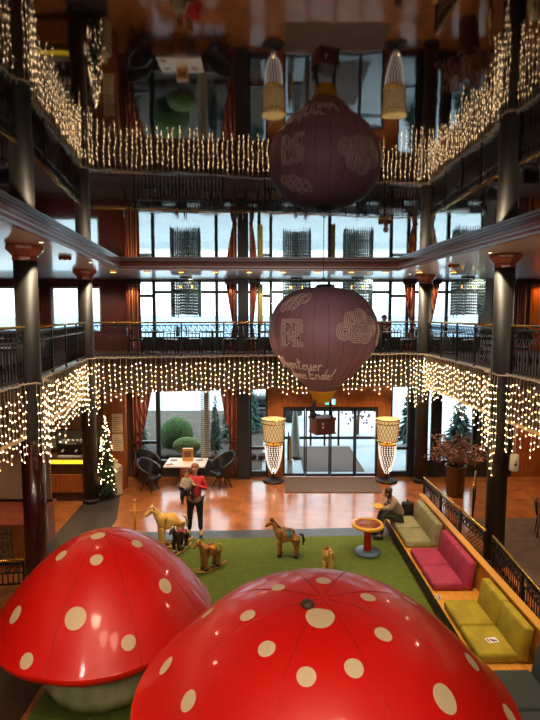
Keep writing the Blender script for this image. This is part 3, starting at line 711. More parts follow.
# ------------------------------------------------------------------ toy horses
def horse(name, label, loc, rz, s, body, mane, rockers=False, saddle=None, feet=None, hidden=False, group=None):
    t = thing(name, label, 'toy horse', loc, rz, group); z0 = .0
    # local: nose towards -X ; height of back about .55*s
    def P(x, y, z, r): return (x*s, y*s, z*s, r*s)
    N = [P(.02, 0, .56, .175), P(-.18, 0, .60, .155), P(.22, 0, .60, .17), P(-.30, 0, .74, .095), P(-.37, 0, .90, .075), P(-.44, 0, .93, .075), P(-.56, 0, .84, .05), P(-.62, 0, .80, .042),
         P(-.20, .09, .48, .085), P(-.21, .10, .27, .065), P(-.21, .10, .05, .055), P(-.20, -.09, .48, .085), P(-.21, -.10, .27, .065), P(-.21, -.10, .05, .055),
         P(.24, .09, .50, .10), P(.27, .10, .30, .068), P(.25, .10, .05, .058), P(.24, -.09, .50, .10), P(.27, -.10, .30, .068), P(.25, -.10, .05, .058)]
    Ed = [(0, 1), (0, 2), (1, 3), (3, 4), (4, 5), (5, 6), (6, 7), (1, 8), (8, 9), (9, 10), (1, 11), (11, 12), (12, 13), (2, 14), (14, 15), (15, 16), (2, 17), (17, 18), (18, 19)]
    skinned('body', N, Ed, body, t, 2)
    q = MB()
    for i in range(9):
        u = i/8; q.ball((s*(-.43+.26*u), 0, s*(1.0-.27*u)), s*.045, 8, 5, (1, .8, 1.2))
    q.ball((s*-.46, 0, s*.985), s*.035, 8, 5); q.build('mane', mane, t)
    MB().tube([(s*.33, 0, s*.66), (s*.42, 0, s*.62), (s*.45, 0, s*.48), (s*.43, 0, s*.34)], [.03*s, .04*s, .04*s, .015*s], 8).build('tail', mane, t)
    e = MB()
    for sg in (-1, 1): e.tube([(s*-.40, sg*s*.05, s*.96), (s*-.40, sg*s*.07, s*1.06)], [s*.028, s*.006], 6)
    e.build('ear', body, t)
    e = MB()
    for sg in (-1, 1): e.ball((s*-.50, sg*s*.06, s*.92), s*.014, 8, 5)
    e.build('eye', 'eye', t)
    for (x, y) in ((-.21, .1), (-.21, -.1), (.25, .1), (.25, -.1)):
        MB().lathe([(.045*s, 0), (.062*s, .01*s), (.058*s, .07*s), (.04*s, .08*s)], 12, c=(x*s, y*s, 0)).build('hoof', feet or mane, t)
    if saddle:
        q = MB(); A = []
        for i, x in enumerate((-.09, .13)):
            for k in range(11):
                a = -1.5 + 3.0*k/10; A.append((s*x, s*.165*math.sin(a), s*(.585+.175*math.cos(a))))
        q.add(A, [(k, k+1, k+12, k+11) for k in range(10)], True)
        A2 = [(x, y*1.12, (z-.585*s)*1.08+.585*s) for x, y, z in A]
        q = MB(); q.add(A+A2, [(k, k+1, k+12, k+11) for k in range(10)] + [(22+k, 33+k, 34+k, 23+k) for k in range(10)] + [(k, 22+k, 23+k, k+1) for k in range(10)] + [(11+k, 12+k, 34+k, 33+k) for k in range(10)] + [(0, 11, 33, 22), (10, 32, 43, 21)], True)
        so = q.build('saddle_cloth', saddle, t)
        MB().rbox(-.08*s, .12*s, -.08*s, .08*s, .735*s, .785*s, .02*s).build('saddle', 'leather', t)
        MB().tube([(s*-.235, s*.115*math.sin(a), s*(.665+.13*math.cos(a))) for a in [j*PI/8 for j in range(16)]], s*.018, 6, closed=True).build('collar', saddle, t)
    if rockers:
        for sg in (-1, 1):
            MB().tube([(s*(x), sg*.12*s, s*(-.03 + .9*(x*x)*.45)) for x in [(-.55+.11*i) for i in range(11)]], .022*s, 6).build('rocker', 'goldw', t)
        q = MB(); q.tube([(-.02*s, -.12*s, .0), (-.02*s, .12*s, .0)], .016*s, 6); q.tube([(.3*s, -.12*s, .02*s), (.3*s, .12*s, .02*s)], .016*s, 6); q.build('crossbar', 'goldw', t)
        MB().tube([(-.36*s, -.17*s, .88*s), (-.36*s, .17*s, .88*s)], .014*s, 6).build('handle', 'goldw', t)
    return t
horse('toy_horse', 'standing brown plush toy horse with teal saddle cloth in the middle of the turf', (.40, 11.6, .03), -.15, .84, 'plush', 'darkplush', saddle='teal')
horse('rocking_horse', 'tan rocking horse on the turf in front of the person in red', (-1.32, 10.95, .075), .75, .70, 'plush', 'paleplush', rockers=True, saddle='goldfab', feet='darkplush')
horse('rocking_horse', 'golden toy horse facing the camera just beyond the largest mushroom cap', (1.25, 10.75, .075), 1.35, .66, 'paleplush', 'redpaint', rockers=True)
horse('rocking_horse', 'golden rocking horse with cross handle beside the edge of the smaller mushroom', (-2.42, 12.15, .08), .5, .98, 'paleplush', 'cream', rockers=True)
horse('rocking_horse', 'dark rocking horse with pale blaze between the golden one and the person in red', (-2.12, 11.8, .075), 1.15, .66, 'darkplush', 'cream', rockers=True, saddle='redpaint')
q = thing('hobby_horse_post', 'upright wooden post with a crossed handle above the smaller mushroom', 'play post', (-3.42, 12.75, .03))
MB().lathe([(.2, 0), (.2, .03), (.05, .06)], 20).build('base', 'goldw', q)
MB().tube([(0, 0, .03), (0, 0, .86)], .028, 8).build('post', 'goldw', q)
MB().tube([(-.13, 0, .62), (.13, 0, .62)], .022, 8).build('handle', 'goldw', q)
MB().ball((0, 0, .89), .045, 10, 8).build('knob', 'goldw', q)

# ------------------------------------------------------------------ people
def person(name, label, loc, rz, J, top_m, leg_m, shoe_m, skin_m, hair_m, s=1.0, long_hair=False, bag=None):
    t = thing(name, label, 'person', loc, rz)
    V_ = lambda k: Vector(J[k])*s
    hip = V_('hip'); chest = V_('chest'); neck = V_('neck'); head = V_('head')
    nodes = []; edges = []
    def nd(p, r): nodes.append((p[0], p[1], p[2], r*s)); return len(nodes)-1
    def ln(a, p, r): i = nd(p, r); edges.append((a, i)); return i
    h0 = nd(hip, .13); w = ln(h0, (hip+chest)/2, .12); c_ = ln(w, chest, .13); n_ = ln(c_, neck, .055); hb = ln(n_, head + Vector((0, 0, -.07*s)), .068); hm = ln(hb, head + Vector((0, 0, .015*s)), .088); ln(hm, head + Vector((0, 0, .085*s)), .06)
    for sd in 'LR':
        sh = ln(c_, V_('sh'+sd), .062); el = ln(sh, V_('el'+sd), .042); wr = ln(el, V_('wr'+sd), .03)
        d = (V_('wr'+sd)-V_('el'+sd)).normalized(); pm = ln(wr, V_('wr'+sd)+d*.06*s, .034)
        u = d.cross(Vector((0, 1, 0)));  u = u.normalized() if u.length > .1 else Vector((1, 0, 0)); nrm = d.cross(u)
        for f in range(4):
            o = u*(-.027+.018*f)*s; L = (.05, .06, .056, .042)[f]*s; b_ = V_('wr'+sd)+d*.10*s+o
            k1 = ln(pm, b_, .010); k2 = ln(k1, b_+d*L*.6+nrm*.008*s, .009); ln(k2, b_+d*L+nrm*.028*s, .008)
        tb_ = ln(pm, V_('wr'+sd)+d*.06*s+u*-.045*s, .011); ln(tb_, V_('wr'+sd)+d*.10*s+u*-.06*s+nrm*.012*s, .009)
        th = ln(h0, V_('th'+sd), .09); kn = ln(th, V_('kn'+sd), .058); an = ln(kn, V_('an'+sd), .038); ln(an, V_('to'+sd), .034)
    skinned('body', nodes, edges, skin_m, t, 2)
    # face
    fd = Vector(J.get('face', (0, -1, 0))).normalized(); sdv = fd.cross(Vector((0, 0, 1))).normalized(); upv = sdv.cross(fd)
    hd = head + Vector((0, 0, .01*s))
    q = MB(); q.tube([hd+fd*.085*s+upv*.02*s, hd+fd*.112*s-upv*.025*s, hd+fd*.09*s-upv*.035*s], [.010*s, .017*s, .008*s], 6); q.build('nose', skin_m, t)
    q = MB(); [q.ball(hd+fd*.085*s+sdv*.033*k*s+upv*.018*s, .011*s, 8, 5) for k in (-1, 1)]; q.build('eye', 'eye', t)
    q = MB(); q.tube([hd+fd*.088*s-sdv*.022*s-upv*.058*s, hd+fd*.093*s-upv*.060*s, hd+fd*.088*s+sdv*.022*s-upv*.058*s], .006*s, 5); q.build('mouth', 'lips', t)
    q = MB(); [q.ball(hd+sdv*.088*k*s, .024*s, 8, 6, (.5, .8, 1.2)) for k in (-1, 1)]; q.build('ear', skin_m, t)
    q = MB(); q.ball(hd - fd*.018*s + Vector((0, 0, .035*s)), .105*s, 16, 10, (1, 1, .93)) if False else q.ball(hd - fd*.032*s + Vector((0, 0, .035*s)), .098*s, 16, 10, (1, 1, .95)); 
    if long_hair: q.ball(hd - fd*.05*s - Vector((0, 0, .06*s)), .095*s, 12, 8, (1, .8, 1.3)); q.ball(hd-fd*.09*s+Vector((0, 0, .05*s)), .05*s, 10, 7)
    q.build('hair', hair_m, t)
    # clothes as slightly larger skins
    g = 1.13
    N = [(*(hip-(chest-hip)*.10), .182*s), (*((hip+chest)/2), .160*s), (*chest, .152*s), (*(chest*.35+neck*.65), .075*s)]; E_ = [(0, 1), (1, 2), (2, 3)]
    for sd in 'LR':
        i = len(N); N += [(*V_('sh'+sd), .082*s), (*V_('el'+sd), .060*s), (*(V_('wr'+sd)*.93+V_('el'+sd)*.07), .046*s)]; E_ += [(2, i), (i, i+1), (i+1, i+2)]
    skinned('top_garment', N, E_, top_m, t, 2)
    N = [(*(hip + (chest-hip)*.12), .170*s)]; E_ = []
    for sd in 'LR':
        i = len(N); N += [(*V_('th'+sd), .118*s), (*V_('kn'+sd), .076*s), (*(V_('an'+sd)*.95+V_('kn'+sd)*.05), .056*s)]; E_ += [(0, i), (i, i+1), (i+1, i+2)]
    skinned('trousers', N, E_, leg_m, t, 2)
    for sd in 'LR':
        a = V_('an'+sd); o = V_('to'+sd); dd = (o-a); dd.z = 0; dd.normalize()
        q = MB(); q.ball(a*.5+o*.5 + Vector((0, 0, -.01*s)), .07*s, 12, 8, (.72, 1.9, .75), Matrix.Rotation(math.atan2(dd.x, -dd.y)*1, 3, 'Z')); q.build('shoe', shoe_m, t)
    return t
stand = dict(hip=(0, 0, .95), chest=(0, .0, 1.30), neck=(0, 0, 1.50), head=(0, -.02, 1.66), shL=(.18, 0, 1.42), shR=(-.18, 0, 1.42), elL=(.27, -.02, 1.16), elR=(-.26, -.05, 1.17), wrL=(.10, -.22, 1.30), wrR=(-.12, -.26, 1.18),
             thL=(.10, 0, .87), thR=(-.10, 0, .87), knL=(.12, -.02, .50), knR=(-.13, -.02, .50), anL=(.13, 0, .09), anR=(-.15, 0, .09), toL=(.15, -.14, .045), toR=(-.20, -.13, .045), face=(-.25, -1, -.1))
PL = (-1.90, 12.84, .012)
person('person', 'standing person in red pullover and black trousers holding a toddler', PL, .0, stand, 'redshirt', 'trouser', 'tanboot', 'skin', 'gingerhair', 1.03)
child = dict(hip=(0, 0, .40), chest=(0, 0, .62), neck=(0, 0, .74), head=(0, 0, .90), shL=(.11, 0, .70), shR=(-.11, 0, .70), elL=(.18, -.05, .56), elR=(-.17, -.06, .55), wrL=(.20, -.16, .60), wrR=(-.10, -.20, .55),
             thL=(.09, -.04, .38), thR=(-.09, -.04, .38), knL=(.16, -.20, .30), knR=(-.15, -.20, .30), anL=(.17, -.12, .08), anR=(-.15, -.14, .08), toL=(.17, -.21, .04), toR=(-.15, -.23, .04), face=(.3, -1, 0))
person('person', 'toddler in pale top and dark trousers carried on the arm of the person in red', (PL[0]-.17, PL[1]-.24, .95), .2, child, 'beige', 'black', 'black', 'skin2', 'brownhair', .80)
sit = dict(hip=(0, 0, .0), chest=(0, -.14, .31), neck=(0, -.24, .46), head=(0, -.33, .58), shL=(.17, -.18, .40), shR=(-.17, -.18, .40), elL=(.22, -.28, .25), elR=(-.22, -.28, .25), wrL=(.08, -.50, .22), wrR=(-.08, -.50, .22),
           thL=(.10, -.08, -.02), thR=(-.10, -.08, -.02), knL=(.13, -.46, .06), knR=(-.12, -.46, .06), anL=(.14, -.50, -.49), anR=(-.12, -.55, -.49), toL=(.14, -.64, -.53), toR=(-.12, -.69, -.53), face=(0, -1, -.45))
person('person', 'seated person in beige jacket leaning forward at the far end of the wooden bench', (3.24, 12.60, .60), -PI/2, sit, 'beige', 'khaki', 'black', 'skin', 'brownhair', .98, True)
bp_ = thing('backpack', 'black backpack resting on the bench behind the seated person', 'bag', (3.55, 13.04, .335))
MB().rbox(-.15, .15, -.10, .08, 0, .46, .05).build('bag_body', 'black', bp_); MB().rbox(-.19, -.13, -.11, .07, .03, .26, .03).build('pocket', 'blackleather', bp_)
MB().tube([(0, -.05, .45), (0, -.05, .52), (0, .04, .52), (0, .04, .45)], .012, 6).build('handle', 'black', bp_)
nb = thing('yellow_notebook', 'yellow booklet held open by the seated person', 'booklet', (2.72, 12.60, .84), .1)
MB().box(-.13, .0, -.16, .16, 0, .012).build('page', 'yellowpaint', nb); MB().box(0, .13, -.16, .16, 0, .012).build('page', 'yellowpaint', nb)

# ------------------------------------------------------------------ gallery furniture
def chair(label, group):
    c = thing('dining_chair', label, 'chair', (0, 0, 0), 0, group)
    MB().rbox(-.22, .22, -.22, .22, .42, .49, .03).build('seat', 'blackleather', c)
    q = MB(); q.rbox(-.2, .2, .20, .25, .60, .94, .02, Matrix.Rotation(-.08, 4, 'X')); q.build('backrest', 'blackleather', c)
    for sx in (-1, 1):
        MB().tube([(sx*.19, -.19, .42), (sx*.20, -.21, 0)], .017, 6).build('leg', 'darkwood', c)
        MB().tube([(sx*.19, .235, .92), (sx*.19, .21, .45), (sx*.20, .25, 0)], .018, 6).build('leg', 'darkwood', c)
    for sx in (-1, 1): MB().tube([(sx*.21, -.17, .46), (sx*.24, -.17, .66), (sx*.23, .22, .68)], .014, 6).build('armrest', 'darkwood', c)
    return c
def table(label, group):
    c = thing('cafe_table', label, 'table', (0, 0, 0), 0, group)
    MB().lathe([(.40, .70), (.42, .715), (.42, .74), (.40, .75)], 32).build('tabletop', 'darkwood', c)
    MB().lathe([(.035, .03), (.03, .1), (.03, .70)], 12).build('pedestal', 'iron', c)
    MB().lathe([(.24, 0), (.24, .02), (.05, .05)], 24).build('foot', 'iron', c)
    return c
ch0 = chair('x', 'gallery dining chairs'); tb0 = table('x', 'gallery tables')
spots = [(-4.0, 17.75, 'behind the left end of the far railing'), (-2.0, 17.95, 'left of the broad dark pier'), (0, 17.9, 'between the broad dark pier and the balloon'), (2.1, 18.0, 'hidden partly by the balloon'),
         (4.05, 17.65, 'behind the far railing by the seated guest'), (6.2, 17.6, 'behind the right far column'), (-6.5, 12.3, 'between the two left columns'), (-6.4, 7.9, 'at the left edge of the gallery'),
         (6.4, 14.2, 'behind the railing between the two right columns'), (6.5, 9.9, 'at the right edge of the gallery')]
first = True
for i, (x, y, wh) in enumerate(spots):
    tt = tb0 if first else dup(tb0, (0, 0, 0), 0)
    tt.location = (x, y, Z_G); tag(tt, 'round dark gallery table ' + wh, 'table', 'gallery tables')
    side = i >= 6
    for k, (dx, dy, rz, nm) in enumerate(((-.6, .05, PI/2+.15, 'left'), (.6, -.05, -PI/2-.1, 'right')) if not side else ((.05, -.68, PI+.1, 'nearer'), (-.05, .68, -.1, 'farther'))):
        cc = ch0 if first else dup(ch0, (0, 0, 0), 0); first = False
        cc.location = (x+dx, y+dy, Z_G); cc.rotation_euler.z = rz
        tag(cc, 'black chair %s of the gallery table %s' % (nm, wh), 'chair', 'gallery dining chairs')
gs = dict(sit); gs['face'] = (0, -1, -.1)
person('person', 'seated gallery guest with dark hair, head just above the far railing right of the balloon', (3.98, 18.62, Z_G+.60), .1, gs, 'maroon', 'black', 'black', 'skin', 'brownhair', 1.0)
st = thing('stool', 'dark stool under the seated gallery guest', 'stool', (3.98, 18.64, Z_G))
MB().lathe([(.02, .38), (.2, .38), (.22, .41), (.2, .44), (.02, .44)], 20, cap=False).build('seat', 'blackleather', st)
for k in range(4): MB().tube([(.14*math.cos(k*PI/2+.7), .14*math.sin(k*PI/2+.7), .39), (.2*math.cos(k*PI/2+.7), .2*math.sin(k*PI/2+.7), 0)], .014, 6).build('leg', 'darkwood', st)

# bead chandeliers of the gallery
def bead_chandelier(loc, label):
    t = thing('bead_chandelier', label, 'chandelier', loc, 0, 'gallery bead chandeliers')
    f = MB(); w_ = .46
    for z in (-.12, -.45, -.95):
        f.tube([(-w_, -.3, z), (w_, -.3, z), (w_, .3, z), (-w_, .3, z)], .016, 4, closed=True, smooth=False)
    f.box(-.2, .2, -.1, .1, -.05, 0); f.tube([(0, 0, -.05), (0, 0, -.12)], .02, 6); f.tube([(-w_, 0, -.12), (w_, 0, -.12)], .012, 4); f.build('frame', 'iron', t)
    s = MB()
    pts = [(-w_+2*w_*k/15, yy) for k in range(16) for yy in (-.3, .3)] + [(sx*w_, -.3+.6*k/6) for k in range(1, 6) for sx in (-1, 1)]
    for (x, y) in pts:
        L = 1.42 - .10*R.random(); s.tube([(x, y, -.1), (x, y, -L)], .010, 3)
        for j in range(12): s.ball((x, y, -.14-j*(L-.16)/12), .027, 5, 4, (1, 1, 2.0))
    s.build('bead_strings', 'bead', t)['kind'] = 'stuff'
    for sx in (-.2, .2):
        MB().ball((sx, 0, -.33), .05, 10, 8).build('bulb', 'amberlamp', t)
    return t
b0 = bead_chandelier((-2.88, 18.0, Z_S), 'square smoky bead chandelier on the gallery left of the broad dark pier')
dup(b0, (.93, 18.4, Z_S), 0, 'square smoky bead chandelier on the gallery behind the left half of the balloon')
dup(b0, (3.03, 18.2, Z_S), 0, 'square smoky bead chandelier on the gallery behind the right half of the balloon')
dup(b0, (6.75, 17.9, Z_S), 0, 'square smoky bead chandelier on the gallery right of the far right column')

# curtains
def curtain(x0, x1, z0, z1, y, label, m, tie=None, side=1, n=None):
    W = x1-x0; n = n or max(5, int(W/.09)); NX = n*8; NZ = 14; vs = []
    for lay in (0, 1):
        for j in range(NZ+1):
            v = j/NZ; z = z0+(z1-z0)*v
            k = 1.0
            if tie is not None:
                k = .34 + .66*min(1, abs(z-tie)/((z1-tie) if z > tie else (tie-z0)*1.6))**.8
            for i in range(NX+1):
                u = i/NX; xx = (u*k) if side < 0 else (1-(1-u)*k)
                vs.append((x0 + W*xx, y - .05*math.sin(u*n*2*PI) + lay*.02, z))
    fs = []; ST = NX+1; B = (NZ+1)*ST
    for j in range(NZ):
        for i in range(NX):
            a = j*ST+i; fs += [(a, a+1, a+1+ST, a+ST), (B+a, B+a+ST, B+a+1+ST, B+a+1)]
        fs += [(j*ST, (j+1)*ST, B+(j+1)*ST, B+j*ST), (j*ST+NX, B+j*ST+NX, B+(j+1)*ST+NX, (j+1)*ST+NX)]
    for i in range(NX): fs += [(i, B+i, B+i+1, i+1), (NZ*ST+i, NZ*ST+i+1, B+NZ*ST+i+1, B+NZ*ST+i)]
    t = thing('curtain', label, 'curtain', (0, 0, 0))
    q = MB(); q.add(vs, fs, True); q.build('drape', m, t)
    MB().box(x0-.03, x1+.03, y-.07, y+.04, z1-.14, z1+.02).build('pelmet', 'darkwood', t)
    if tie: 
        xa = x0 + (0 if side < 0 else W*(1-.34)); MB().box(xa-.01, xa+W*.34+.01, y-.065, y+.035, tie-.05, tie+.05).build('tieback', 'maroon', t)
    return t
zc0, zc1 = Z_G, Z_S-.03
curtain(-5.25, -4.72, zc0, zc1, YF-.12, 'full-length striped curtain beside the maroon wall on the gallery', 'curtain')
curtain(-1.62, -1.20, zc0, zc1, YF-.12, 'striped curtain on the gallery left of the broad dark pier', 'curtain', 5.2, 1)
curtain(-.74, -.42, zc0, zc1, YF-.12, 'striped curtain on the gallery right of the broad dark pier', 'curtain', 5.2, -1)
curtain(4.86, 5.3, zc0, zc1, YF-.12, 'dark striped curtain on the gallery left of the far right column', 'curtain', 5.2, 1)
curtain(5.72, 6.2, zc0, zc1, YF-.12, 'dark striped curtain on the gallery right of the far right column', 'curtain', 5.2, -1)
curtain(9.05, 9.35, zc0, zc1, YF-.12, 'narrow striped curtain on the gallery right of the near right column', 'curtain')
curtain(9.5, 9.95, zc0, zc1, YF-.12, 'bright orange curtain on the gallery at the right edge', 'curtainorange')
curtain(-8.45, -8.0, zc0, 6.7, YF-.12, 'maroon curtain between the two seaside gallery windows', 'maroon')
curtain(-4.68, -3.98, .02, 3.2, YL-.12, 'striped curtain tied back at the left of the ground-floor window', 'curtain', 1.25, -1)
curtain(-1.72, -1.14, .02, 3.2, YL-.12, 'striped curtain beside the broad dark pier on the ground floor', 'curtain', 1.3, 1)
curtain(5.1, 5.45, .02, 3.2, YL-.12, 'dark red curtain behind the far right column on the ground floor', 'curtain', 1.3, -1)
bs = MB()
for k in range(9):
    for yy in (0, .05):
        x = -2.33 + .036*k; bs.tube([(x, YL-.25+yy, .75), (x, YL-.25+yy, 3.25)], .004, 3)
        for j in range(34): bs.ball((x, YL-.25+yy, .8+j*.072), .019, 5, 4)
tag(bs.build('bead_curtain', mat('pale_bead', (.45, .45, .40), .4)), 'narrow pale bead curtain hanging in the ground-floor window by the white table', 'bead curtain', kind='stuff')

# floor lamps by the door
def crystal_lamp(loc, label):
    t = thing('crystal_floor_lamp', label, 'lamp', loc, 0, 'lamps beside the entrance door')
    MB().lathe([(.02, 0), (.34, 0), (.36, .03), (.30, .07), (.04, .09)], 28).build('base', 'black', t)
    MB().tube([(0, 0, .07), (0, 0, 1.45)], .03, 8).build('stem', 'iron', t)
    q = MB(); pr = [(.07, .30), (.17, .50), (.25, .82), (.285, 1.18), (.28, 1.25)]
    for z in [.30+.072*i for i in range(14)]:
        r = 0
        for (r0, z0), (r1, z1) in zip(pr, pr[1:]):
            if z0 <= z <= z1: r = r0+(r1-r0)*(z-z0)/(z1-z0)
        nn = max(5, int(2*PI*r/.085))
        for k in range(nn): q.ball((r*math.cos(2*PI*k/nn+z*9), r*math.sin(2*PI*k/nn+z*9), z), .026, 6, 4)
    q.build('crystal_cone', 'crystal', t)
    MB().lathe([(.03, .27), (.14, .50), (.22, .82), (.255, 1.18)], 24).build('inner_cone', 'darkwood', t); MB().lathe([(.27, 1.24), (.30, 1.26), (.30, 1.30), (.26, 1.31)], 28).build('cone_rim', 'gold', t)
    MB().ball((0, -.20, .45), .045, 10, 8).build('lamp_bulb', 'lamp', t)
    q = MB(); q.lathe([(.29, 1.40), (.31, 1.38), (.33, 1.41), (.34, 1.7), (.375, 2.07), (.39, 2.14), (.36, 2.14), (.345, 2.07), (.31, 1.7), (.29, 1.43)], 32, cap=False); sh = q.build('basket_shade', 'basket', t)
    q = MB()
    for k in range(20):
        for sg in (-1, 1):
            q.tube([((.325+.058*u)*math.cos(2*PI*k/20+sg*u*.9) * 1.02, (.325+.058*u)*math.sin(2*PI*k/20+sg*u*.9)*1.02, 1.40+.72*u) for u in (0, .25, .5, .75, 1)], .008, 4)
    for z, r in ((1.40, .34), (2.13, .395), (2.0, .385)): q.tube([(r*math.cos(a), r*math.sin(a), z) for a in [j*PI/12 for j in range(24)]], .018, 5, closed=True)
    q.build('wicker', 'gold', sh)
    return t
cl = crystal_lamp((.12, 17.1, 0), 'tall lamp with gilded basket over crystal cone left of the entrance door')
dup(cl, (3.93, 17.1, 0), .3, 'tall lamp with gilded basket over crystal cone right of the entrance door')

# ------------------------------------------------------------------ ground floor, left: lounge and reception
struct('wall_partition', MB().box(-5.30, -4.62, 16.35, 16.55, 0, 3.3), 'wood')
pn = [('upper pale notice framed on the orange wood partition', 1.85, 2.45), ('lower pale notice framed on the orange wood partition', 1.25, 1.80)]
for lb, z0, z1 in pn:
    t = thing('notice', lb, 'notice', (-4.87, 16.349, z0)); MB().box(-.17, .17, -.02, 0, 0, z1-z0).build('sheet', 'paper', t)
    q = MB(); [q.box(-.13, .13-.05*(k % 3), -.022, -.0201, .06+.07*k, .075+.07*k) for k in range(int((z1-z0-.1)/.07))]; q.build('printed_lines', 'leather', t)
u = thing('ceramic_urn', 'tall cream lidded ceramic urn beside the wood partition', 'urn', (-4.80, 15.85, .014))
MB().lathe([(.02, 0), (.20, 0), (.22, .04), (.20, .08), (.19, .1), (.20, .75), (.215, .78), (.20, .82)], 28).build('urn_body', 'ceramic', u)
MB().lathe([(.205, .82), (.17, .90), (.07, .97), (.05, .99), (.075, 1.03), (.05, 1.08), (.01, 1.1)], 24).build('lid', 'ceramic', u)
tw = thing('white_table', 'large table with white top by the ground-floor window', 'table', (-2.75, 16.75, 0))
MB().box(-.66, .66, -.5, .52, .72, .765).build('tabletop', 'white', tw)
MB().box(-.3, .3, -.25, .25, 0, .05).build('foot', 'wood', tw); MB().box(-.18, .18, -.15, .15, .05, .72).build('pedestal', 'wood', tw)
sb = thing('wooden_menu_box', 'small wooden box standing on the white table', 'box', (-2.72, 16.9, .766))
MB().box(-.17, .17, -.06, .06, 0, .42).build('box_body', 'oak', sb); MB().box(-.12, .12, -.066, -.06, .14, .34).build('front_panel', 'leather', sb)
for i, (x, y, lb) in enumerate(((-3.2, 16.95, 'dark magazine on the white table left of the wooden box'), (-2.35, 16.95, 'dark magazine on the white table right of the wooden box'), (-3.25, 16.45, 'dark magazine at the left front corner of the white table'))):
    t = thing('magazine', lb, 'magazine', (x, y, .766), .3*i); MB().box(-.11, .11, -.08, .08, 0, .01).build('cover', 'leather', t); MB().box(-.108, .108, -.078, .078, -.0, .006).build('pages', 'white', t)
def armchair(loc, rz, lb):
    t = thing('armchair', lb, 'armchair', loc, rz, 'black lounge armchairs')
    vs = []; n = 17
    sh = MB()
    for lay in (0, 1):
        for j in range(9):
            v = j/8
            for i in range(n):
                a = -2.2 + 4.4*i/(n-1); rr = (.30 + .10*v) - lay*.05; hh = .42 + v*(.22 + .38*max(0, math.cos(a/1.6))**1.5)
                vs.append((rr*math.sin(a)*1.05, rr*math.cos(a), hh))
    B = 9*n; fs = []
    for j in range(8):
        for i in range(n-1): a = j*n+i; fs += [(a, a+1, a+1+n, a+n), (B+a, B+a+n, B+a+1+n, B+a+1)]
        fs += [(j*n, j*n+n, B+j*n+n, B+j*n), (j*n+n-1, B+j*n+n-1, B+j*n+2*n-1, j*n+2*n-1)]
    for i in range(n-1): fs += [(i, B+i, B+i+1, i+1), (8*n+i, 8*n+i+1, B+8*n+i+1, B+8*n+i)]
    sh.add(vs, fs, True); sh.build('shell', 'blackleather', t)
    MB().rbox(-.27, .27, -.30, .22, .36, .48, .05).build('seat', 'blackleather', t)
    for k in range(4):
        a = PI/4+k*PI/2; MB().tube([(.12*math.cos(a), .12*math.sin(a), .37), (.30*math.cos(a), .30*math.sin(a), 0)], .013, 6).build('leg', 'iron', t)
    return t
a0 = armchair((-3.85, 16.2, 0), 1.2, 'black shell armchair left of the white table')
dup(a0, (-1.55, 16.5, 0), -1.0, 'black shell armchair right of the white table', scale=1.12)
dup(a0, (-4.1, 17.0, 0), .9, 'black shell armchair by the tied-back curtain, behind the left one', scale=1.05)

t = thing('reception_counter', 'wooden reception counter with a glowing yellow strip, between the two left columns', 'counter', (-6.85, 15.2, 0))
MB().box(-1.6, 1.45, .05, .6, 0, .28).build('plinth', 'darkwood', t)
q = MB(); q.box(-1.6, 1.45, 0, .6, .28, .82); q.build('front_panel', 'wood', t)
MB().box(-1.55, 1.40, .06, .6, .82, 1.16).build('shelf_recess', 'darkwood', t)
MB().box(-1.5, 1.38, -.02, .05, 1.16, 1.28).build('light_strip', 'glowstrip', t)
MB().box(-1.6, 1.45, -.04, .65, 1.29, 1.33).build('worktop', 'darkwood', t)
t = thing('espresso_machine', 'dark chrome espresso machine on the reception counter', 'machine', (-6.0, 15.5, 1.331))
MB().rbox(-.4, .4, -.2, .2, .06, .42, .04).build('machine_body', 'blackleather', t); MB().box(-.35, .35, -.26, .1, 0, .06).build('drip_tray', 'silver', t)
for x in (-.2, .2): MB().tube([(x, -.18, .22), (x, -.30, .20)], .03, 8).build('group_head', 'silver', t)
q = MB(); [q.lathe([(.04, .42), (.045, .49), (.04, .49)], 10, c=(x, 0, 0)) for x in (-.25, -.12, .02, .15, .27)]; q.build('cup_rack', 'white', t)
t = thing('bottle_shelf', 'dark wall shelf behind the reception counter', 'shelf', (-6.9, 17.3, 1.0))
MB().box(-1.8, 1.6, .0, .28, 0, .04).build('shelf_board', 'darkwood', t); MB().box(-1.8, 1.6, 0, .28, .7, .74).build('shelf_board', 'darkwood', t)
MB().box(-1.8, 1.6, .24, .28, .04, .7).build('back_panel', 'palewall', t)
for k in range(9):
    z = 1.041; o = MB(); o.lathe([(.035, 0), (.04, .02), (.04, .2), (.015, .27), (.015, .33)], 10)
    if k == 0: bt = o.build('bottle', 'glass' if False else 'frame'); bb = bt
    else: bb = bt.copy(); C.objects.link(bb)
    bb.location = (-8.3+.35*k, 17.42, z); tag(bb, 'dark bottle on the shelf behind the reception counter', 'bottle', 'bottles behind the reception')
# woven cabinet at the left edge
t = thing('woven_front_cabinet', 'reddish wooden cabinet with woven front panel at the left edge', 'cabinet', (-6.35, 11.1, 0))
MB().box(-1.2, .95, 0, 1.55, 0, .95).build('carcass', 'wood', t); MB().box(-1.25, 1.0, -.04, 1.58, .95, 1.0).build('worktop', 'moulding', t)
MB().box(-1.15, .66, -.02, 0, .10, .90).build('woven_panel', 'lace', t)
t = thing('glass_screen', 'pale brown screen standing on the woven-front cabinet behind the nearer left column', 'screen', (-6.35, 12.5, 1.0))
MB().box(-1.2, .95, 0, .04, .06, 1.7).build('screen_panel', 'grille', t); MB().box(-1.22, .97, -.02, .06, 0, .06).build('screen_foot', 'iron', t)

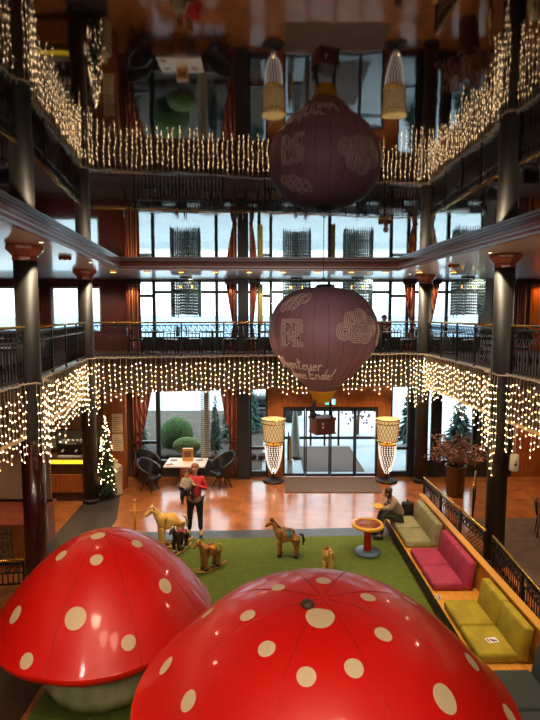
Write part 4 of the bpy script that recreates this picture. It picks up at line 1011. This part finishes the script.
# lit fir tree
def fir(loc, h, r, label, m='tree', trunk='darkwood', name='fir_tree', bulbs=0, seed=1):
    rr = random.Random(seed); t = thing(name, label, 'tree', loc)
    q = MB(); L = int(h/.11)
    for i in range(L):
        u = i/L; z = .25 + (h-.25)*u; rad = r*(1-u)**.85 + .03
        for k in range(max(5, int(13*(1-u))+4)):
            a = rr.random()*2*PI; w_ = rad*rr.uniform(.75, 1.1); d = Vector((math.cos(a), math.sin(a), 0)); s_ = Vector((-d.y, d.x, 0))
            p = [d*.02+Vector((0, 0, z)), d*w_*.55 + s_*w_*.2 + Vector((0, 0, z-.02)), d*w_+Vector((0, 0, z-.06-.1*rad)), d*w_*.55 - s_*w_*.2 + Vector((0, 0, z-.02)), d*w_*.5+Vector((0, 0, z+.06))]
            q.add(p, [(0, 1, 4), (1, 2, 4), (2, 3, 4), (3, 0, 4), (0, 3, 2, 1)])
    q.build('foliage', m, t); MB().tube([(0, 0, 0), (0, 0, h*.95)], [r*.12, .01], 8).build('trunk', trunk, t)
    me = None
    for i in range(bulbs):
        u = rr.random()**.8; a = rr.uniform(-PI, 0) if i % 3 else rr.random()*2*PI; rad = (r*(1-u)**.85+.03)*1.02
        if me is None: o = MB().ball((0, 0, 0), .012, 6, 4).build('bulb', 'bulb', t); me = o.data
        else: o = bpy.data.objects.new('bulb', me); C.objects.link(o); o.parent = t
        o.location = (rad*math.cos(a), rad*math.sin(a), .25+(h-.25)*u-.05)
    return t
fir((-4.95, 15.42, .014), 2.6, .30, 'slim dark fir tree covered in tiny warm lights beside the left far column', bulbs=95)

# hanging lantern
t = thing('paper_lantern', 'small cream lantern hanging from the gallery beside the nearer right column', 'lantern', (5.10, 10.62, 2.35))
MB().lathe([(.02, 0), (.09, 0), (.10, .03), (.085, .34), (.03, .36)], 16).build('shade', 'paper', t); MB().tube([(0, 0, .36), (0, 0, .92)], .008, 5).build('cord', 'wire', t)
q = MB(); q.ball((-.02, -.093, .15), .028, 8, 5, (1, .3, 1)); q.tube([(-.02, -.095, .18), (-.01, -.095, .24)], .01, 5); q.build('motif', 'ink', t)

# planter with dried branches
t = thing('dried_branch_planter', 'tall bronze pot of dried pinkish branches beside the far right column', 'planter', (5.75, 15.75, 0))
MB().lathe([(.24, 0), (.26, .04), (.31, .9), (.33, .95), (.29, .95), (.27, .85), (.02, .84)], 28, cap=False).build('pot', 'bronzepot', t)
br = MB(); lf = MB(); rr = random.Random(4)
for k in range(60):
    a = rr.random()*2*PI; s_ = rr.uniform(.3, .98); h = rr.uniform(.2, .95)*(1.15-.4*s_); p0 = Vector((.1*math.cos(a), .1*math.sin(a), .88)); p2 = Vector((s_*math.cos(a), s_*math.sin(a)*.8, 1.0+h)); p1 = (p0+p2)/2+Vector((0, 0, .14))
    br.tube([p0, p1, p2], [.011, .008, .004], 4)
    for j in range(18):
        u = rr.uniform(.35, 1.05); c_ = p0*(1-u)**2+p1*2*u*(1-u)+p2*u*u + Vector((rr.gauss(0, .06), rr.gauss(0, .06), rr.gauss(0, .06)))
        lf.ball(c_, rr.uniform(.022, .046), 5, 3, (1, 1, .6), Matrix.Rotation(rr.random()*3, 3, 'X'))
br.build('branches', 'twig', t); lf.build('dried_leaves', 'leafdry', t)['kind'] = 'stuff'
# chairs at the right edge, ground floor
for x, y, rz, lb in ((7.0, 12.7, 1.2, 'dark chair on the ground floor at the right edge, beyond the railing'), (8.9, 15.2, -.6, 'dark chair far right on the ground floor near the wood wall')):
    dup(ch0, (x, y, .014), rz, lb, 'ground-floor chairs')
t = thing('hanging_picture', 'pale slatted panel on the wall right of the nearer right column', 'panel', (7.9, YL-.04, .6))
MB().box(-.22, .22, -.03, 0, 0, 1.7).build('panel_board', 'frame', t); q = MB(); [q.box(-.2+.05*k, -.18+.05*k, -.045, -.03, .05, 1.65) for k in range(8)]; q.build('slat', 'palewall', t)

# ------------------------------------------------------------------ ceiling fittings
dl = thing('downlight', 'amber downlight', 'lamp', (0, 0, 0)); MB().lathe([(.02, 0), (.095, 0), (.11, -.015), (.09, -.02), (.085, -.005)], 20, cap=False).build('ring', 'gold', dl); MB().lathe([(.01, -.004), (.082, -.006), (.075, -.03), (.01, -.036)], 16).build('lens', 'amberlamp', dl)
for i in range(11):
    x = -4.7 + i*1.02; lb = 'amber downlight recessed in the far gallery soffit'
    o = dl if i == 0 else dup(dl, (0, 0, 0), 0)
    o.location = (x, 15.75, Z_S); tag(o, lb, 'lamp', 'amber downlights of the far soffit')
def rosette(x, y, lb):
    t = thing('ceiling_rosette', lb, 'rosette', (x, y, Z_S)); MB().lathe([(.13, -.001), (.14, -.02), (.10, -.05), (.05, -.06), (.02, -.08)], 16, mod=lambda a, r, z: 1+.08*math.cos(8*a)).build('rosette_body', 'rosette', t)
    q = MB(); [q.ball((.11*math.cos(k*PI/3), .11*math.sin(k*PI/3), -.04), .035, 8, 5) for k in range(6)]; q.build('petals', 'rosette', t)
rosette(-4.55, 11.7, 'copper rosette on the soffit between the two left columns'); rosette(4.75, 13.6, 'copper rosette on the soffit between the two right columns')
sp0 = None
for i, (x, y, lb) in enumerate(((-4.05, 9.35, 'by the nearer left column'), (-4.4, 12.9, 'on the left soffit near the far column'), (4.55, 10.9, 'by the nearer right column'), (4.42, 16.6, 'by the far right column'), (-4.25, 8.2, 'at the left edge'), (5.6, 9.3, 'at the right edge'))):
    if sp0 is None:
        sp0 = thing('spotlight', '', 'lamp'); MB().lathe([(.02, 0), (.05, 0), (.06, -.01), (.045, -.012)], 16, cap=False).build('ring', 'silver', sp0); MB().lathe([(.005, -.002), (.044, -.004), (.03, -.012)], 12).build('lens', 'lamp', sp0); o = sp0
    else: o = dup(sp0, (0, 0, 0), 0)
    o.location = (x, y, Z_S); tag(o, 'small white recessed spotlight ' + lb, 'lamp', 'soffit spotlights')

# ------------------------------------------------------------------ outside
struct('floor_outside', MB().box(-40, 40, YL+.26, 60, -.25, -.03), 'paving')
struct('floor_sea', MB().box(-600, 600, 120, 2500, -1.2, -1.0), 'sea')
struct('floor_lawn', MB().box(-12, -.3, YL+.3, 30, -.03, .02), 'stone')
h = thing('dome_hedge', 'large rounded green hedge outside the ground-floor window', 'hedge', (-4.0, 21.9, 0))
MB().ball((0, 0, .45), .72, 24, 16, (1, 1, 1.1)).build('foliage', 'hedge', h)
h = thing('low_hedge', 'low light green shrub in front of the rounded hedge outside', 'shrub', (-3.35, 20.55, 0)); MB().ball((0, 0, .35), .38, 20, 12, (1.5, 1, .9)).build('foliage', mat('bright_shrub', (.10, .17, .04), .9, vary=((.16, .22, .06), 7, 4, (1, 1, 1)), bump=(14, .8, .1)), h)
rk = random.Random(3); st0 = []
for k in range(16):
    x = -5.9+.40*k; o = MB(); o.ball((0, 0, 0), rk.uniform(.17, .19), 8, 6, (1.2, .8, .8), Matrix.Rotation(rk.random(), 3, 'Z'))
    s1 = o.build('garden_rock', 'stone', None, (x, 19.7+.0*k, .13)); tag(s1, 'brown rock in the garden wall outside the ground-floor window', 'rock', 'garden wall rocks')
fir((-5.35, 20.7, 0), 2.5, .5, 'blue-green fir outside at the left of the ground-floor window', 'outfir', seed=2)
fir((-2.2, 20.6, 0), 2.5, .34, 'blue-green fir outside behind the bead curtain', 'outfir', seed=3)
fir((-1.75, 22.6, 0), 2.4, .6, 'blue-green fir outside between the tied curtain and the dark pier', 'outfir', seed=4)
fir((-.95, 24.5, 0), 2.9, .7, 'dark fir outside the narrow window left of the entrance lamp', 'outfir', seed=5)
fir((6.0, 22, 0), 2.8, .7, 'dark fir outside the narrow window right of the entrance lamp', 'outfir', seed=6)
fir((7.6, 20.5, 0), 2.6, .8, 'bushy green fir outside the right ground-floor window', 'outfir', seed=8)
# flowering tree
t = thing('pink_tree', 'small pinkish leafed tree outside the entrance door', 'tree', (4.1, 24, 0)); MB().tube([(0, 0, 0), (0.05, 0, 1.2), (0, 0, 2.0)], [.08, .06, .03], 8).build('trunk', 'twig', t)
q = MB(); rr = random.Random(9)
for k in range(500):
    a = Vector((rr.gauss(0, .5), rr.gauss(0, .5), 2.0+rr.gauss(0, .6))); q.ball(a, .06, 5, 3)
q.build('foliage', mat('pink_leaf', (.35, .18, .20), .9), t)
# outer porch frame, parasol, umbrella, car
q = MB()
for x in (.6, 1.75, 2.35, 2.95, 4.6): q.box(x-.04, x+.04, 22.0, 22.1, -.03, 2.9)
q.box(.6, 4.6, 22, 22.1, .25, .36); q.box(.6, 4.6, 22, 22.1, 2.8, 2.9)
struct('window_20', q, 'frame', 'outer porch frame beyond the entrance door')
struct('floor_porch', MB().box(1.2, 3.4, 18.3, 21.8, -.029, -.01), 'mat', 'porch mat outside the entrance door')
t = thing('folded_parasol', 'folded grey parasol standing outside the entrance door', 'parasol', (.98, 20.0, -.03)); MB().lathe([(.19, .12), (.15, .9), (.09, 1.7), (.02, 2.25)], 12, mod=lambda a, r, z: 1+.12*math.cos(6*a)).build('canopy', mat('parasol_grey', (.42, .45, .42), .9), t); MB().tube([(0, 0, .03), (0, 0, 2.35)], .025, 8).build('pole', 'silver', t); MB().lathe([(.25, 0), (.25, .08), (.03, .12)], 16).build('base', 'black', t)
t = thing('umbrella_stand', 'umbrella stand with orange and dark umbrellas inside the entrance door', 'umbrella stand', (.70, 18.1, -.03)); MB().lathe([(.12, 0), (.13, .5), (.11, .5), (.1, .02)], 16, cap=False).build('bucket', 'silver', t)
MB().lathe([(.02, .1), (.05, .6), (.06, 1.0), (.015, 1.35)], 8, c=(.03, 0, 0)).build('umbrella', 'yellowpaint', t); MB().lathe([(.02, .1), (.05, .6), (.05, 1.1), (.015, 1.5)], 8, c=(-.04, .03, 0)).build('umbrella', mat('navy', (.02, .03, .12), .8), t)
t = thing('car', 'dark car parked outside the narrow window left of the entrance', 'car', (-.35, 27.5, -.03), .1)
q = MB(); q.rbox(-2.0, 2.0, -.85, .85, .3, .85, .15); q.build('car_body', 'carpaint', t)
q = MB(); q.rbox(-1.1, 1.3, -.75, .75, .8, 1.4, .22); q.build('cabin', 'glass' if False else 'blackleather', t)
for x in (-1.3, 1.3):
    for y in (-.85, .85): w = MB(); w.tube([(x, y-.1, .33), (x, y+.1, .33)], .33, 20); w.build('wheel', 'tyre', t)
# quay wall seen beyond the seaside windows
struct('wall_quay', MB().box(-60, 60, 62, 62.6, -.3, .9), 'paving')

# ------------------------------------------------------------------ lights
W = bpy.data.worlds.new('World'); bpy.context.scene.world = W; W.use_nodes = True
nt = W.node_tree; bg = nt.nodes['Background']; tc = nt.nodes.new('ShaderNodeTexCoord'); n = nt.nodes.new('ShaderNodeTexNoise'); n.inputs['Scale'].default_value = 3; n.inputs['Detail'].default_value = 5
mp = nt.nodes.new('ShaderNodeMapping'); mp.inputs['Scale'].default_value = (1, 1, 3); r = nt.nodes.new('ShaderNodeValToRGB')
r.color_ramp.elements[0].position = .35; r.color_ramp.elements[0].color = (.62, .82, .95, 1); r.color_ramp.elements[1].position = .6; r.color_ramp.elements[1].color = (.95, .98, 1, 1)
nt.links.new(tc.outputs['Generated'], mp.inputs[0]); nt.links.new(mp.outputs[0], n.inputs['Vector']); nt.links.new(n.outputs['Fac'], r.inputs[0]); nt.links.new(r.outputs[0], bg.inputs[0]); bg.inputs[1].default_value = 4.2
def spot(x, y, z, tx, ty, tz, power, ang, col=(1, .74, .48), blend=.6, rad=.06):
    l = bpy.data.lights.new('Spot', 'SPOT'); l.energy = power; l.spot_size = math.radians(ang); l.spot_blend = blend; l.color = col; l.shadow_soft_size = rad
    o = bpy.data.objects.new('spot_light', l); C.objects.link(o); o.location = (x, y, z); o.rotation_euler = (Vector((tx, ty, tz))-Vector((x, y, z))).to_track_quat('-Z', 'Y').to_euler(); return o
def area(x, y, z, sx, sy, power, col, rot=(0, 0, 0)):
    l = bpy.data.lights.new('Area', 'AREA'); l.shape = 'RECTANGLE'; l.size = sx; l.size_y = sy; l.energy = power; l.color = col
    o = bpy.data.objects.new('area_light', l); C.objects.link(o); o.location = (x, y, z); o.rotation_euler = rot; return o
# ceiling spots of the atrium, plus added frontal fill and a balloon spot
spot(-2.2, 2.6, 6.95, -2.6, 7.2, 1.6, 950, 62, rad=.7); spot(.8, 1.7, 6.95, .5, 4.9, 2.2, 300, 85, rad=.7)
spot(-.8, 1.5, 6.95, -1.2, 6.0, .6, 280, 70, rad=.7)
for x in (-3.5, 0, 3.5): spot(x, -1.2, 6.75, x*.8, 12, 5.2, 420, 120, (1, .84, .72), .5, .3)  # added frontal fill from behind the camera, source unseen
spot(-.6, 3.2, 6.93, BX, BY, 4.9, 520, 24, (1, .86, .78), .8, .3)  # extra spot added only to brighten the balloon
for x, y, tx, ty, p in ((2.9, 7.4, 3.6, 8.2, 1050), (2.9, 9.4, 3.5, 10.2, 420), (2.6, 11.6, 3.2, 12.2, 420), (-1.3, 10.2, -.3, 11.3, 650), (-1.8, 11, -1.9, 12, 600), (0, 13.2, 0, 14.8, 900), (3.2, 13.2, 3.0, 15, 700), (-3.2, 12.6, -3.2, 14.5, 800)):
    spot(x, y, 6.97, tx, ty, 0, p, 62, rad=.12)
# wide spots added to lift the gallery's ambient light, no fixtures modelled
for x, y in ((-7.5, 9), (-7.8, 13), (-6.5, 17), (7.5, 9.5), (7.8, 13.5), (7.0, 17.4), (-2.6, 17.8), (0.2, 17.9), (3.4, 17.8)):
    spot(x, y, 6.84, x, y, 4, 130, 165, (1, .78, .55), .3, .12)
# soffit spots grazing the columns
for x, y, cx, cy in ((-4.08, 9.75, -4.58, 9.85), (-4.88, 15.0, -5.35, 15.15), (4.58, 11.2, 5.05, 11.3), (4.58, 16.95, 5.05, 17.05)):
    spot(x, y, Z_S-.03, x+(cx-x)*.3, y+(cy-y)*.3, 4.0, 170, 74, (1, .80, .55), .3, .02)
# amber downlights of the far soffit
for i in range(0, 11, 2): spot(-4.7+i*1.02, 15.75, Z_S-.05, -4.7+i*1.02, 16.0, 4, 25, 120, (1, .5, .15))
for x in (-4.98, -1.4, -.58, 5.08, 5.95, 9.7): spot(x, 18.75, Z_S-.05, x, 19.1, 4.5, 60, 80, (1, .58, .22), .5, .05)  # warm spots added to make the gallery curtains glow, separate from the downlights
# ground floor under the gallery
for x, y, p in ((-4.2, 16.7, 40), (-1.5, 16.7, 40), (5.0, 16.2, 40), (-7, 14.2, 110), (-6.5, 16.4, 60), (-3.0, 15.6, 50), (.5, 16.6, 70), (3.5, 16.6, 70), (7.2, 14.6, 110), (8.5, 16.2, 90), (7, 10.5, 70), (-7, 11, 60), (2.1, 16.8, 40)):
    spot(x, y, 3.30, x, y, 0, p*2.0, 130, (1, .62, .32), .8, .1)

# ------------------------------------------------------------------ camera
cam = bpy.data.cameras.new('Camera'); co = bpy.data.objects.new('Camera', cam); C.objects.link(co)
co.location = (0, 0, 5.6); co.rotation_euler = (math.radians(85), 0, 0)
cam.sensor_fit = 'VERTICAL'; cam.sensor_height = 36; cam.lens = 26; cam.clip_end = 5000; cam.clip_start = .05
sc = bpy.context.scene; sc.camera = co
sc.view_settings.view_transform = 'Standard'; sc.view_settings.look = 'None'; sc.view_settings.exposure = 0; sc.view_settings.gamma = 1; sc.view_settings.use_curve_mapping = False
sc.cycles.max_bounces = 8; sc.cycles.transparent_max_bounces = 12; sc.cycles.sample_clamp_indirect = 6; sc.cycles.caustics_reflective = False; sc.cycles.caustics_refractive = False
for o in bpy.data.objects:
    for k in ('label', 'category'):
        if k in o and not o[k]: del o[k]
